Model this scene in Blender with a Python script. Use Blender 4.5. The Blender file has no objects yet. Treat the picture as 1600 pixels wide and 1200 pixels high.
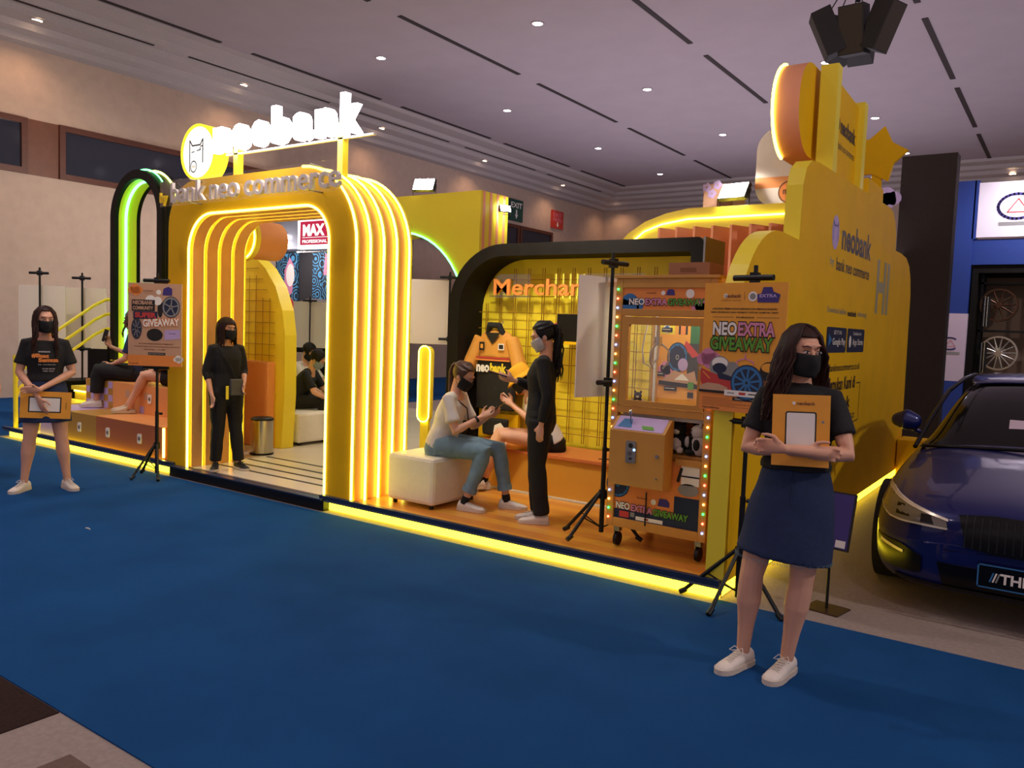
import bpy, math, random
from mathutils import Vector, Matrix, noise
from mathutils.bvhtree import BVHTree
random.seed(7)
SC = bpy.context.scene
COL = SC.collection
PI = math.pi

# ------------------------------------------------------------------ camera
CAMR = [[0.818776, 0.07, -0.569829], [0.572968, -0.036987, 0.818743], [0.036236, -0.996861, -0.070392]]
cam_d = bpy.data.cameras.new('camera')
cam_d.sensor_width = 36.0
cam_d.lens = 36.0 * 1261.76 / 1600.0
cam_d.clip_end = 200
cam_o = bpy.data.objects.new('camera', cam_d)
COL.objects.link(cam_o)
_m = Matrix.Identity(4)
for _i in range(3):
    _m[_i][0] = CAMR[_i][0]
    _m[_i][1] = -CAMR[_i][1]
    _m[_i][2] = -CAMR[_i][2]
_m[2][3] = 1.53
cam_o.matrix_world = _m
SC.camera = cam_o

# ------------------------------------------------------------------ world, exposure
w = bpy.data.worlds.new('hall_ambient')
w.use_nodes = True
w.node_tree.nodes['Background'].inputs[0].default_value = (0.66, 0.55, 0.58, 1)
w.node_tree.nodes['Background'].inputs[1].default_value = 0.62
SC.world = w
SC.view_settings.view_transform = 'Standard'
SC.view_settings.look = 'None'
SC.view_settings.exposure = 0.0
SC.view_settings.gamma = 1.0
SC.view_settings.use_curve_mapping = False

def area_light(name, loc, size, power, color, rot=(0, 0, 0), size_y=None, label=None, spread=None):
    l = bpy.data.lights.new(name, 'AREA')
    l.energy = power
    l.color = color
    l.size = size
    if size_y:
        l.shape = 'RECTANGLE'
        l.size_y = size_y
    if spread:
        l.spread = spread
    o = bpy.data.objects.new(name, l)
    o.location = loc
    o.rotation_euler = rot
    COL.objects.link(o)
    return o

# unseen area lights added to brighten the ceiling in place of other stands' floodlights
area_light('ceiling_fill', (3.5, -3.0, 2.7), 9.0, 520, (1.0, .88, .97), (PI, 0, 0), 9.0)
area_light('ceiling_fill', (-11.0, -2.0, 2.7), 7.0, 420, (1.0, .86, .86), (PI, 0, 0), 7.0)
area_light('ceiling_fill', (-7.0, 17.0, 2.7), 10.0, 360, (.92, .84, 1.0), (PI, 0, 0), 12.0)
area_light('ceiling_fill', (4.5, 14.0, 2.9), 8.0, 260, (.92, .84, 1.0), (PI, 0, 0), 12.0)

def spot_light(name, loc, target, power, color, size=1.9, blend=.8, soft=.12):
    l = bpy.data.lights.new(name, 'SPOT'); l.energy = power; l.color = color; l.spot_size = size; l.spot_blend = blend; l.shadow_soft_size = soft
    o = bpy.data.objects.new(name, l); COL.objects.link(o); o.location = loc
    o.rotation_euler = (Vector(target) - Vector(loc)).to_track_quat('-Z', 'Y').to_euler()
    return o
# fill spots added without fixtures: on the merchandise wall, into the arch, and on the hall wall behind the stairs
spot_light('fill_spot', (-3.7, 4.75, 3.1), (-3.7, 6.3, 1.4), 170, (1, .93, .80), 1.7)
spot_light('fill_spot', (-6.8, 7.2, 3.2), (-6.8, 6.0, 0), 110, (1, .93, .82), 1.9)
spot_light('fill_spot', (-10.9, 8.0, 3.3), (-15, 6.6, 1.2), 380, (1, .89, .80), 2.4)
spot_light('fill_spot', (-9.4, 3.2, 4.2), (-9.4, 5.2, .6), 120, (1, .90, .80), 1.6)

spot_light('fill_spot', (4.6, 4.4, 4.6), (-1.6, 7.2, 1.4), 430, (1, .90, .86), 1.9)  # further fill added from the right to brighten the side wall

# ------------------------------------------------------------------ materials
def lin(h):
    h = h.lstrip('#')
    out = []
    for i in (0, 2, 4):
        c = int(h[i:i + 2], 16) / 255
        out.append(c / 12.92 if c <= 0.04045 else ((c + 0.055) / 1.055) ** 2.4)
    return tuple(out)

def mat(name, col, rough=0.5, metal=0.0, var=0.0, vscale=20.0, bump=0.0, bscale=80.0, spec=0.5, coat=0.0, emit=None, es=0.0, alpha=1.0, trans=0.0, sheen=0.0, col2=None, stretch=None):
    m = bpy.data.materials.new(name)
    m.use_nodes = True
    nt = m.node_tree
    b = nt.nodes['Principled BSDF']
    c = lin(col) if isinstance(col, str) else col
    b.inputs['Base Color'].default_value = (*c, 1)
    b.inputs['Roughness'].default_value = rough
    b.inputs['Metallic'].default_value = metal
    b.inputs['Specular IOR Level'].default_value = spec
    b.inputs['Coat Weight'].default_value = coat
    b.inputs['Coat Roughness'].default_value = 0.05
    b.inputs['Alpha'].default_value = alpha
    b.inputs['Transmission Weight'].default_value = trans
    if sheen:
        b.inputs['Sheen Weight'].default_value = sheen
    if emit:
        e = lin(emit) if isinstance(emit, str) else emit
        b.inputs['Emission Color'].default_value = (*e, 1)
        b.inputs['Emission Strength'].default_value = es
    if var > 0 or bump > 0:
        tc = nt.nodes.new('ShaderNodeTexCoord')
        mp = nt.nodes.new('ShaderNodeMapping')
        nt.links.new(tc.outputs['Object'], mp.inputs[0])
        if stretch:
            mp.inputs['Scale'].default_value = stretch
    if var > 0:
        n = nt.nodes.new('ShaderNodeTexNoise')
        n.inputs['Scale'].default_value = vscale
        n.inputs['Detail'].default_value = 4
        nt.links.new(mp.outputs[0], n.inputs['Vector'])
        r = nt.nodes.new('ShaderNodeValToRGB')
        lo = tuple(max(0, x * (1 - var)) for x in c)
        hi = lin(col2) if col2 else tuple(min(1, x * (1 + var)) for x in c)
        r.color_ramp.elements[0].position = 0.3
        r.color_ramp.elements[0].color = (*lo, 1)
        r.color_ramp.elements[1].position = 0.7
        r.color_ramp.elements[1].color = (*hi, 1)
        nt.links.new(n.outputs['Fac'], r.inputs[0])
        nt.links.new(r.outputs[0], b.inputs['Base Color'])
    if bump > 0:
        n2 = nt.nodes.new('ShaderNodeTexNoise')
        n2.inputs['Scale'].default_value = bscale
        n2.inputs['Detail'].default_value = 3
        nt.links.new(mp.outputs[0], n2.inputs['Vector'])
        bp = nt.nodes.new('ShaderNodeBump')
        bp.inputs['Strength'].default_value = bump
        bp.inputs['Distance'].default_value = 0.01
        nt.links.new(n2.outputs['Fac'], bp.inputs['Height'])
        nt.links.new(bp.outputs[0], b.inputs['Normal'])
    return m

def emis(name, col, strength):
    m = bpy.data.materials.new(name)
    m.use_nodes = True
    nt = m.node_tree
    nt.nodes.remove(nt.nodes['Principled BSDF'])
    e = nt.nodes.new('ShaderNodeEmission')
    e.inputs[0].default_value = (*(lin(col) if isinstance(col, str) else col), 1)
    e.inputs[1].default_value = strength
    nt.links.new(e.outputs[0], nt.nodes['Material Output'].inputs[0])
    return m

def glass_mat(name, col=(1, 1, 1), tint=0.06, rough=0.02):
    m = bpy.data.materials.new(name)
    m.use_nodes = True
    nt = m.node_tree
    nt.nodes.remove(nt.nodes['Principled BSDF'])
    t = nt.nodes.new('ShaderNodeBsdfTransparent')
    t.inputs[0].default_value = (*col, 1)
    g = nt.nodes.new('ShaderNodeBsdfGlossy')
    g.inputs['Roughness'].default_value = rough
    mx = nt.nodes.new('ShaderNodeMixShader')
    mx.inputs[0].default_value = tint
    nt.links.new(t.outputs[0], mx.inputs[1])
    nt.links.new(g.outputs[0], mx.inputs[2])
    nt.links.new(mx.outputs[0], nt.nodes['Material Output'].inputs[0])
    return m

def stripes_mat(name, c1, c2, scale, axis=0, rough=0.35):
    m = mat(name, c1, rough)
    nt = m.node_tree
    tc = nt.nodes.new('ShaderNodeTexCoord')
    sp = nt.nodes.new('ShaderNodeSeparateXYZ')
    nt.links.new(tc.outputs['Object'], sp.inputs[0])
    mm = nt.nodes.new('ShaderNodeMath'); mm.operation = 'MULTIPLY'; mm.inputs[1].default_value = scale
    nt.links.new(sp.outputs[axis], mm.inputs[0])
    fr = nt.nodes.new('ShaderNodeMath'); fr.operation = 'FRACT'
    nt.links.new(mm.outputs[0], fr.inputs[0])
    gt = nt.nodes.new('ShaderNodeMath'); gt.operation = 'GREATER_THAN'; gt.inputs[1].default_value = 0.5
    nt.links.new(fr.outputs[0], gt.inputs[0])
    mx = nt.nodes.new('ShaderNodeMix'); mx.data_type = 'RGBA'
    nt.links.new(gt.outputs[0], mx.inputs[0])
    mx.inputs[6].default_value = (*lin(c1), 1)
    mx.inputs[7].default_value = (*lin(c2), 1)
    nt.links.new(mx.outputs[2], nt.nodes['Principled BSDF'].inputs['Base Color'])
    return m

YEL = mat('yellow_paint', '#e8b412', 0.6, spec=.15, var=0.05, vscale=3)
YEL2 = mat('bright_yellow_paint', '#f4dc34', 0.4)
ORG = mat('orange_paint', '#e79a58', 0.45, var=0.04, vscale=3)
ORG2 = mat('orange_paint_lit', '#f2b25e', 0.45, var=0.04, vscale=3)  # orange lightened for the arch inside, light put into the colour
PEACH = mat('peach_paint', '#eb9c78', 0.5)
BLK = mat('black_paint', '#15110e', 0.6, spec=.15, var=0.2, vscale=8)
BLKM = mat('black_metal', '#121212', 0.4, metal=0.3)
WHT = mat('white_board', '#d9d4cc', 0.5, var=0.03)
CREAM = mat('cream_board', '#e8dccb', 0.6)
PINK = mat('pink_print', '#d887a8', 0.5)
LIL = mat('lilac_print', '#b9a0d0', 0.5)
PURP = mat('purple_print', '#3b2c78', 0.5)
BLUEP = mat('blue_print', '#2e6fa6', 0.5)
NAVYP = mat('navy_print', '#16233f', 0.5)
REDP = mat('red_print', '#c33a35', 0.5)
GRNP = mat('green_print', '#5c9a2c', 0.5)
GREY = mat('grey_print', '#8d8a86', 0.5)
DKGREY = mat('dark_grey', '#3a3836', 0.5)
BROWNP = mat('brown_print', '#7a4a28', 0.5)
BLKP = mat('black_print', '#171310', 0.55)
ORGP = mat('orange_print', '#e88a3c', 0.55, var=0.03)
YORP = mat('amber_print', '#eda233', 0.55, var=0.03)
TANP = mat('tan_print', '#c79a7a', 0.55, var=0.03)
WPR = mat('white_print', '#efe8df', 0.5)
CHROME = mat('chrome', '#cfcfcf', 0.15, metal=1.0)
STEEL = mat('brushed_steel', '#bdb8ae', 0.28, metal=1.0, var=0.08, vscale=6, stretch=(1, 1, 0.05))
DBLUE = mat('navy_edge_trim', '#1b2c4c', 0.35)
ALU = mat('aluminium_trim', '#8f8b88', 0.3, metal=0.8)
LEDY = emis('yellow_led', (1.0, 0.86, 0.10), 8.5)
LEDG = emis('green_led', (0.12, 1.0, 0.25), 7.0)
LEDYG = emis('lime_led', (0.75, 1.0, 0.15), 7.0)
LEDW = emis('white_led', (1.0, 0.93, 1.0), 14.0)
LEDSTRIP = emis('yellow_skirting_led', (1.0, 0.86, 0.03), 7.0)
DLW = emis('downlight_glow', (1.0, 0.95, 1.0), 22.0)
DLWARM = emis('warm_downlight_glow', (1.0, 0.72, 0.45), 26.0)

# ------------------------------------------------------------------ mesh builder
_TXT = {}
def text_data(s, bold=0.0, res=3):
    key = (s, bold, res)
    if key in _TXT:
        return _TXT[key]
    cu = bpy.data.curves.new('t', 'FONT')
    cu.body = s
    cu.size = 1.0
    cu.offset = bold
    cu.resolution_u = res
    cu.fill_mode = 'FRONT'
    o = bpy.data.objects.new('t', cu)
    COL.objects.link(o)
    dg = bpy.context.evaluated_depsgraph_get()
    me = bpy.data.meshes.new_from_object(o.evaluated_get(dg))
    vs = [v.co.copy() for v in me.vertices]
    fs = [tuple(p.vertices) for p in me.polygons]
    bpy.data.objects.remove(o)
    bpy.data.curves.remove(cu)
    bpy.data.meshes.remove(me)
    if vs:
        x0 = min(v.x for v in vs); x1 = max(v.x for v in vs)
        y0 = min(v.y for v in vs); y1 = max(v.y for v in vs)
    else:
        x0 = x1 = y0 = y1 = 0
    _TXT[key] = (vs, fs, (x0, x1, y0, y1))
    return _TXT[key]

def frame(o, u, v):
    u = Vector(u).normalized(); v = Vector(v).normalized(); n = u.cross(v)
    m = Matrix.Identity(4)
    for i in range(3):
        m[i][0] = u[i]; m[i][1] = v[i]; m[i][2] = n[i]; m[i][3] = o[i]
    return m

class MB:
    def __init__(s, M=None):
        s.v = []; s.f = []; s.fm = []; s.mats = []; s.sm = []
        s.M = M if M is not None else Matrix.Identity(4)
    def mi(s, m):
        if m not in s.mats:
            s.mats.append(m)
        return s.mats.index(m)
    def add(s, vs, fs, m, smooth=False):
        b = len(s.v)
        s.v += [s.M @ Vector(x) for x in vs]
        k = s.mi(m)
        for f in fs:
            s.f.append(tuple(b + i for i in f)); s.fm.append(k); s.sm.append(smooth)
        return s
    def box(s, x0, x1, y0, y1, z0, z1, m, R=None):
        vs = [Vector((x, y, z)) for z in (z0, z1) for y in (y0, y1) for x in (x0, x1)]
        if R is not None:
            c = Vector(((x0 + x1) / 2, (y0 + y1) / 2, (z0 + z1) / 2))
            vs = [c + R @ (q - c) for q in vs]
        s.add(vs, [(0, 2, 3, 1), (4, 5, 7, 6), (0, 1, 5, 4), (2, 6, 7, 3), (0, 4, 6, 2), (1, 3, 7, 5)], m)
        return s
    def quad(s, a, b, c, d, m):
        return s.add([a, b, c, d], [(0, 1, 2, 3)], m)
    # outline in a local frame F (u, v), extruded d0..d1 along its normal
    def prism(s, pts, F, d0, d1, m, smooth=False, mside=None):
        n = len(pts)
        vs = [F @ Vector((p[0], p[1], d0)) for p in pts] + [F @ Vector((p[0], p[1], d1)) for p in pts]
        s.add(vs, [tuple(reversed(range(n))), tuple(range(n, 2 * n))], m)
        s.add(vs, [(i, (i + 1) % n, n + (i + 1) % n, n + i) for i in range(n)], mside or m, smooth)
        return s
    # strip between two equally long outlines, extruded
    def ring(s, outer, inner, F, d0, d1, m, closed=False, mout=None, min_=None, smooth=True):
        n = len(outer)
        V = []
        for d in (d0, d1):
            V += [F @ Vector((p[0], p[1], d)) for p in outer]
            V += [F @ Vector((p[0], p[1], d)) for p in inner]
        rng = range(n if closed else n - 1)
        A = [(i, n + i, n + (i + 1) % n, (i + 1) % n) for i in rng]
        B = [(2 * n + i, 2 * n + (i + 1) % n, 3 * n + (i + 1) % n, 3 * n + i) for i in rng]
        O = [(i, (i + 1) % n, 2 * n + (i + 1) % n, 2 * n + i) for i in rng]
        I = [(n + i, 3 * n + i, 3 * n + (i + 1) % n, n + (i + 1) % n) for i in rng]
        s.add(V, A + B, m)
        s.add(V, O, mout or m, smooth)
        s.add(V, I, min_ or m, smooth)
        if not closed:
            s.add(V, [(0, 2 * n, 3 * n, n), (n - 1, 2 * n - 1, 4 * n - 1, 3 * n - 1)], m)
        return s
    def tube(s, pts, r, m, n=8, closed=False, cap=True, flat=1.0, side=None, round_=False):
        pts = [Vector(p) for p in pts]
        rr = list(r) if isinstance(r, (list, tuple)) else [r] * len(pts)
        if round_ and not closed:
            d0 = (pts[0] - pts[1]).normalized(); d1 = (pts[-1] - pts[-2]).normalized()
            r0, r1 = rr[0], rr[-1]
            if isinstance(r0, tuple):
                q0 = min(r0); q1 = min(r1) if isinstance(r1, tuple) else r1
                sc = lambda a, k: (a[0] * k, a[1] * k)
            else:
                q0, q1 = r0, r1
                sc = lambda a, k: a * k
            pts = [pts[0] + d0 * q0 * .95, pts[0] + d0 * q0 * .6] + pts + [pts[-1] + d1 * q1 * .6, pts[-1] + d1 * q1 * .95]
            rr = [sc(r0, .3), sc(r0, .78)] + rr + [sc(r1, .78), sc(r1, .3)]
        N = len(pts)
        vs = []
        prev = Vector(side) if side is not None else None
        for i, p in enumerate(pts):
            if closed:
                t = pts[(i + 1) % N] - pts[i - 1]
            else:
                t = pts[min(i + 1, N - 1)] - pts[max(i - 1, 0)]
            if t.length < 1e-9:
                t = Vector((0, 0, 1))
            t.normalize()
            if prev is None:
                prev = Vector((0, 0, 1)) if abs(t.z) < .9 else Vector((1, 0, 0))
            a = prev - t * prev.dot(t)
            if a.length < 1e-6:
                a = t.orthogonal()
            a.normalize()
            if side is None:
                prev = a
            b = t.cross(a)
            ra, rb = rr[i] if isinstance(rr[i], tuple) else (rr[i], rr[i] * flat)
            for k in range(n):
                an = 2 * PI * k / n
                vs.append(p + a * math.cos(an) * ra + b * math.sin(an) * rb)
        fs = []
        for i in range(N if closed else N - 1):
            j = (i + 1) % N
            for k in range(n):
                l = (k + 1) % n
                fs.append((i * n + k, i * n + l, j * n + l, j * n + k))
        s.add(vs, fs, m, True)
        if cap and not closed:
            s.add(vs, [tuple(reversed(range(n))), tuple(range((N - 1) * n, N * n))], m)
        return s
    def cyl(s, a, b, r, m, n=16, r2=None):
        return s.tube([a, b], [r, r if r2 is None else r2], m, n)
    def ell(s, c, r, m, nu=16, nv=10, R=None):
        c = Vector(c); vs = []; fs = []
        for i in range(nv + 1):
            th = PI * i / nv
            for k in range(nu):
                ph = 2 * PI * k / nu
                q = Vector((r[0] * math.sin(th) * math.cos(ph), r[1] * math.sin(th) * math.sin(ph), r[2] * math.cos(th)))
                if R is not None: q = R @ q
                vs.append(c + q)
        for i in range(nv):
            for k in range(nu):
                l = (k + 1) % nu
                if i == 0: fs.append((k, nu + k, nu + l))
                elif i == nv - 1: fs.append((i * nu + k, (i + 1) * nu + k, i * nu + l))
                else: fs.append((i * nu + k, (i + 1) * nu + k, (i + 1) * nu + l, i * nu + l))
        # merge the poles
        return s.add(vs, fs, m, True)
    def text(s, txt, F, u, v, m, w=None, h=None, bold=0.0, depth=0.0, align='c', d=0.0, res=3, shear=0.0, rot=0.0):
        vs, fs, (x0, x1, y0, y1) = text_data(txt, bold, res)
        if not vs:
            return s
        W = x1 - x0; H = y1 - y0
        if w is None: k = h / H; kx = k
        elif h is None: kx = k = w / W
        else: kx = w / W; k = h / H
        ox = {'c': -(x0 + x1) / 2, 'l': -x0, 'r': -x1}[align]
        def tr(q, z):
            a = (q.x + ox) * kx + shear * (q.y - y0) * k; b = (q.y - (y0 + y1) / 2) * k
            c_, s_ = math.cos(rot), math.sin(rot)
            return F @ Vector((u + a * c_ - b * s_, v + a * s_ + b * c_, z))
        V = [tr(q, d + depth) for q in vs]
        s.add(V, fs, m)
        if depth > 0:
            n = len(V)
            V2 = V + [tr(q, d) for q in vs]
            cnt = {}
            for f in fs:
                for i in range(len(f)):
                    e = (f[i], f[(i + 1) % len(f)])
                    cnt[e] = 1
            sides = [(a, n + a, n + b, b) for (a, b) in cnt if (b, a) not in cnt]
            s.add(V2, sides, m)
        return s
    # flat printed shapes on a frame
    def rect(s, F, u0, u1, v0, v1, m, d=0.001):
        return s.add([F @ Vector((u0, v0, d)), F @ Vector((u1, v0, d)), F @ Vector((u1, v1, d)), F @ Vector((u0, v1, d))], [(0, 1, 2, 3)], m)
    def disc(s, F, u, v, r, m, d=0.001, ry=None, n=24, a0=0, a1=2 * PI):
        ry = ry or r
        pts = [F @ Vector((u + r * math.cos(a0 + (a1 - a0) * k / n), v + ry * math.sin(a0 + (a1 - a0) * k / n), d)) for k in range(n + (0 if abs(a1 - a0 - 2 * PI) < 1e-6 else 1))]
        return s.add(pts, [tuple(range(len(pts)))], m)
    def poly(s, F, pts, m, d=0.001):
        return s.add([F @ Vector((p[0], p[1], d)) for p in pts], [tuple(range(len(pts)))], m)
    def line(s, F, pts, wd, m, d=0.001):
        for i in range(len(pts) - 1):
            a = Vector(pts[i]); b = Vector(pts[i + 1]); t = (b - a)
            if t.length < 1e-9: continue
            t.normalize(); n = Vector((-t.y, t.x)) * wd / 2; e = t * wd * .3
            s.add([F @ Vector((*(a - e - n), d)), F @ Vector((*(b + e - n), d)), F @ Vector((*(b + e + n), d)), F @ Vector((*(a - e + n), d))], [(0, 1, 2, 3)], m)
        return s
    def build(s, name, parent=None, bevel=0.0, loc=None):
        me = bpy.data.meshes.new(name)
        me.from_pydata(s.v, [], s.f)
        for m in s.mats:
            me.materials.append(m)
        me.polygons.foreach_set('material_index', s.fm)
        me.polygons.foreach_set('use_smooth', s.sm)
        me.update()
        o = bpy.data.objects.new(name, me)
        COL.objects.link(o)
        if parent is not None:
            o.parent = parent
        if bevel:
            b = o.modifiers.new('b', 'BEVEL'); b.width = bevel; b.segments = 2; b.limit_method = 'ANGLE'
        return o

def remesh(mb, voxel, smooth=4, disp=0.0, dscale=8.0, fac=0.5):
    """union overlapping closed pieces of mb into one continuous smooth surface"""
    me = bpy.data.meshes.new('tmp')
    me.from_pydata(mb.v, [], mb.f)
    o = bpy.data.objects.new('tmp', me)
    COL.objects.link(o)
    r = o.modifiers.new('r', 'REMESH'); r.mode = 'VOXEL'; r.voxel_size = voxel; r.use_smooth_shade = True
    if smooth:
        sm = o.modifiers.new('s', 'SMOOTH'); sm.iterations = smooth; sm.factor = fac
    dg = bpy.context.evaluated_depsgraph_get()
    m2 = bpy.data.meshes.new_from_object(o.evaluated_get(dg))
    if disp:
        for v in m2.vertices:
            n = noise.noise_vector(v.co * dscale)
            v.co += v.normal * n.x * disp
    out = MB()
    out.v = [v.co.copy() for v in m2.vertices]
    out.f = [tuple(p.vertices) for p in m2.polygons]
    out.fm = [0] * len(out.f); out.sm = [True] * len(out.f)
    out.mats = [mb.mats[0]]
    bpy.data.objects.remove(o); bpy.data.meshes.remove(me); bpy.data.meshes.remove(m2)
    return out

def empty(name, loc, rz=0.0):
    o = bpy.data.objects.new(name, None)
    o.empty_display_size = 0.1
    COL.objects.link(o)
    o.location = loc
    o.rotation_euler = (0, 0, rz)
    return o

def tag(o, label=None, cat=None, group=None, kind=None):
    if label: o['label'] = label
    if cat: o['category'] = cat
    if group: o['group'] = group
    if kind: o['kind'] = kind
    return o

def struct(o):
    o['kind'] = 'structure'
    return o

def dup(root, loc, rz=None, label=None, group=None):
    r = root.copy(); COL.objects.link(r)
    r.location = loc
    if rz is not None: r.rotation_euler = (0, 0, rz)
    if label: r['label'] = label
    if group: r['group'] = group
    for ch in list(root.children):
        c = ch.copy(); COL.objects.link(c); c.parent = r
        for g in list(ch.children):
            d = g.copy(); COL.objects.link(d); d.parent = c
    return r

def rrect(u0, u1, v0, v1, r, n=8, corners=(1, 1, 1, 1)):
    """rounded rectangle outline, ccw from lower left; corners ll, lr, ur, ul"""
    out = []
    cs = [(u0 + r, v0 + r, PI), (u1 - r, v0 + r, 1.5 * PI), (u1 - r, v1 - r, 0), (u0 + r, v1 - r, .5 * PI)]
    sq = [(u0, v0), (u1, v0), (u1, v1), (u0, v1)]
    for k in range(4):
        if corners[k]:
            cx, cy, a = cs[k]
            for i in range(n + 1):
                t = a + .5 * PI * i / n
                out.append((cx + r * math.cos(t), cy + r * math.sin(t)))
        else:
            out.append(sq[k])
    return out

def arch(u0, u1, v0, v1, r, n=12, r2=None):
    """open arch from foot (u0,v0) over the top to foot (u1,v0)"""
    r2 = r if r2 is None else r2
    out = [(u0, v0), (u0, (v0 + v1 - r) / 2)]
    for i in range(n + 1):
        t = PI - .5 * PI * i / n
        out.append((u0 + r + r * math.cos(t), v1 - r + r * math.sin(t)))
    for i in range(n + 1):
        t = .5 * PI - .5 * PI * i / n
        out.append((u1 - r2 + r2 * math.cos(t), v1 - r2 + r2 * math.sin(t)))
    out += [(u1, (v0 + v1 - r2) / 2), (u1, v0)]
    return out

FRONT = lambda y: frame((0, y, 0), (1, 0, 0), (0, 0, 1))       # faces -Y, (u, v) = (x, z)
SIDE = lambda x: frame((x, 0, 0), (0, 1, 0), (0, 0, 1))        # faces +X, (u, v) = (y, z)
# ================================================================== the hall
CARPET = mat('blue_carpet', '#1a4678', 1.0, var=0.10, vscale=2.0, bump=0.25, bscale=260, spec=0.04)
GREYC = mat('grey_carpet', '#958780', 0.97, var=0.10, vscale=40, bump=0.3, bscale=200, spec=0.1)
DARKC = mat('dark_brown_carpet', '#30221f', 0.97, var=0.2, vscale=60, bump=0.3, bscale=200, spec=0.1)
TAUPC = mat('taupe_carpet', '#6b5950', 0.97, var=0.1, vscale=60, bump=0.3, bscale=200, spec=0.1)
WALLM = mat('beige_wallpaper', '#c0a796', 0.9, var=0.06, vscale=5, bump=0.12, bscale=120)
CEILM = mat('pale_ceiling_paint', '#a89a9f', 0.9, var=0.03, vscale=1.5)
CORN = mat('cornice_paint', '#b3a8a6', 0.85, var=0.03)
WOODF = mat('brown_window_wood', '#5a3020', 0.5, var=0.15, vscale=8, stretch=(1, 1, 6))
WOODP = mat('light_brown_wood', '#6f4430', 0.5, var=0.1, vscale=8)
WGLASS = mat('dark_window_glass', '#2b2d38', 0.08, spec=0.6)
SLOTM = mat('ceiling_slot_dark', '#2b1f1e', 0.8)

CH = 6.6
m = MB()
m.box(-15.5, 22, -8, 28, -0.2, 0.0, GREYC)
struct(m.build('floor'))
# loose hall carpets laid on the floor: one blue aisle, dark and taupe inlays
m = MB()
m.box(-14.99, -10.55, 1.49, 26.8, 0.0, 0.006, CARPET)
o = m.build('aisle_carpet'); tag(o, 'blue carpet strip running along the left wall beside the stairs', 'carpet')
m = MB(); m.box(-10.55, 14.0, 1.49, 4.36, 0.0, 0.006, CARPET).box(-1.6, 14.0, 4.36, 4.45, 0.0, 0.006, CARPET)
o = m.build('aisle_carpet'); tag(o, 'wide blue aisle carpet in front of the yellow booth', 'carpet')
m = MB()
# the near floor pattern: dark square and taupe square set in the grey
m.box(-9.0, -3.08, -1.2, 1.485, 0.0, 0.004, DARKC)
o = m.build('floor_inlay'); tag(o, 'dark brown carpet square at the near left corner of the floor', 'carpet')
m = MB()
m.box(-2.75, -1.6, 0.2, 1.362, 0.0, 0.004, TAUPC)
o = m.build('floor_inlay'); tag(o, 'taupe carpet square cut by the bottom edge of the photo', 'carpet')

m = MB()
m.box(-15.5, 22, -8, 28, CH, CH + 0.2, CEILM)
struct(m.build('ceiling'))

# left wall with a band of high windows (holes filled by frames and dark glass)
m = MB()
m.box(-15.5, -15.0, -8, 28, 0, CH, WALLM)
struct(m.build('wall_left'))
m = MB()
m.box(-15.5, 22, 27.2, 27.7, 0, CH, WALLM)
struct(m.build('wall_back'))
# stepped cornice along both walls
m = MB()
prof = [(0, 5.98), (0.22, 6.0), (0.24, 6.1), (0.42, 6.14), (0.46, 6.24), (0.75, 6.28), (0.78, 6.38), (1.0, 6.4), (1.03, 6.5), (1.45, 6.52), (1.47, CH), (0, CH)]
F = frame((-15.0, -8, 0), (1, 0, 0), (0, 0, 1))
m.prism([(p[0], p[1]) for p in prof], F, 0, -35.2, CORN)
struct(m.build('trim_1'))
m = MB()
F = frame((-15.5, 27.2, 0), (0, -1, 0), (0, 0, 1))
m.prism([(p[0], p[1]) for p in prof], F, 0, -37.5, CORN)
struct(m.build('trim_2'))

# windows of the left wall
def wwindow(k, y0, y1, z0=3.85, z1=4.79, pane=True):
    r = empty('window_%d' % k, (-15.0, (y0 + y1) / 2, z0)); struct(r)
    hw = (y1 - y0) / 2; H = z1 - z0
    fm = MB()
    t = .10
    fm.box(0, .06, -hw, hw, 0, t, WOODF).box(0, .06, -hw, hw, H - t, H, WOODF)
    fm.box(0, .06, -hw, -hw + t, t, H - t, WOODF).box(0, .06, hw - t, hw, t, H - t, WOODF)
    fm.build('window_frame', r)
    g = MB(); g.box(0, .02, -hw + t, hw - t, t, H - t, WGLASS); g.build('window_pane', r)
wins = [(3.0, 6.72), (7.25, 9.95), (9.98, 12.6), (12.63, 15.3), (15.9, 18.6), (20.3, 21.6), (21.65, 23.6)]
for k, (a, b) in enumerate(wins):
    wwindow(k + 1, a, b)
m = MB()
m.box(-15, -14.985, 6.72, 7.25, 3.85, 4.79, WOODP).box(-15, -14.985, 15.3, 15.9, 3.85, 4.79, WOODP).box(-15, -14.985, 18.6, 20.3, 3.85, 4.79, WOODP)
struct(m.build('trim_3'))

# dark air slots in the ceiling
r0 = None
k = 0
for x in (-13.4, -9.57, -5.92, -2.32, 1.3):
    for y in (5.9, 10.1, 14.3, 18.45, 22.7):
        if r0 is None:
            m = MB(); m.box(-.045, .045, 0, 3.5, -.012, 0.0, SLOTM); r0 = m.build('ceiling_vent_slot'); o = r0
        else:
            o = r0.copy(); COL.objects.link(o)
        o.location = (x, y, CH)
        tag(o, 'long narrow dark air slot set in the ceiling', 'vent', 'dark air slots in the ceiling')
# extra slot line on the stepped cornice
for y in (5.0, 9.2, 13.4, 17.6, 21.8):
    o = r0.copy(); COL.objects.link(o); o.location = (-14.1, y, 6.405)
    o.location.z = 6.392; o.scale = (.6, 1, 1)
    o['label'] = 'thin dark slot in the stepped cornice beside the left wall'; o['group'] = 'dark slots along the left cornice'

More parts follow.
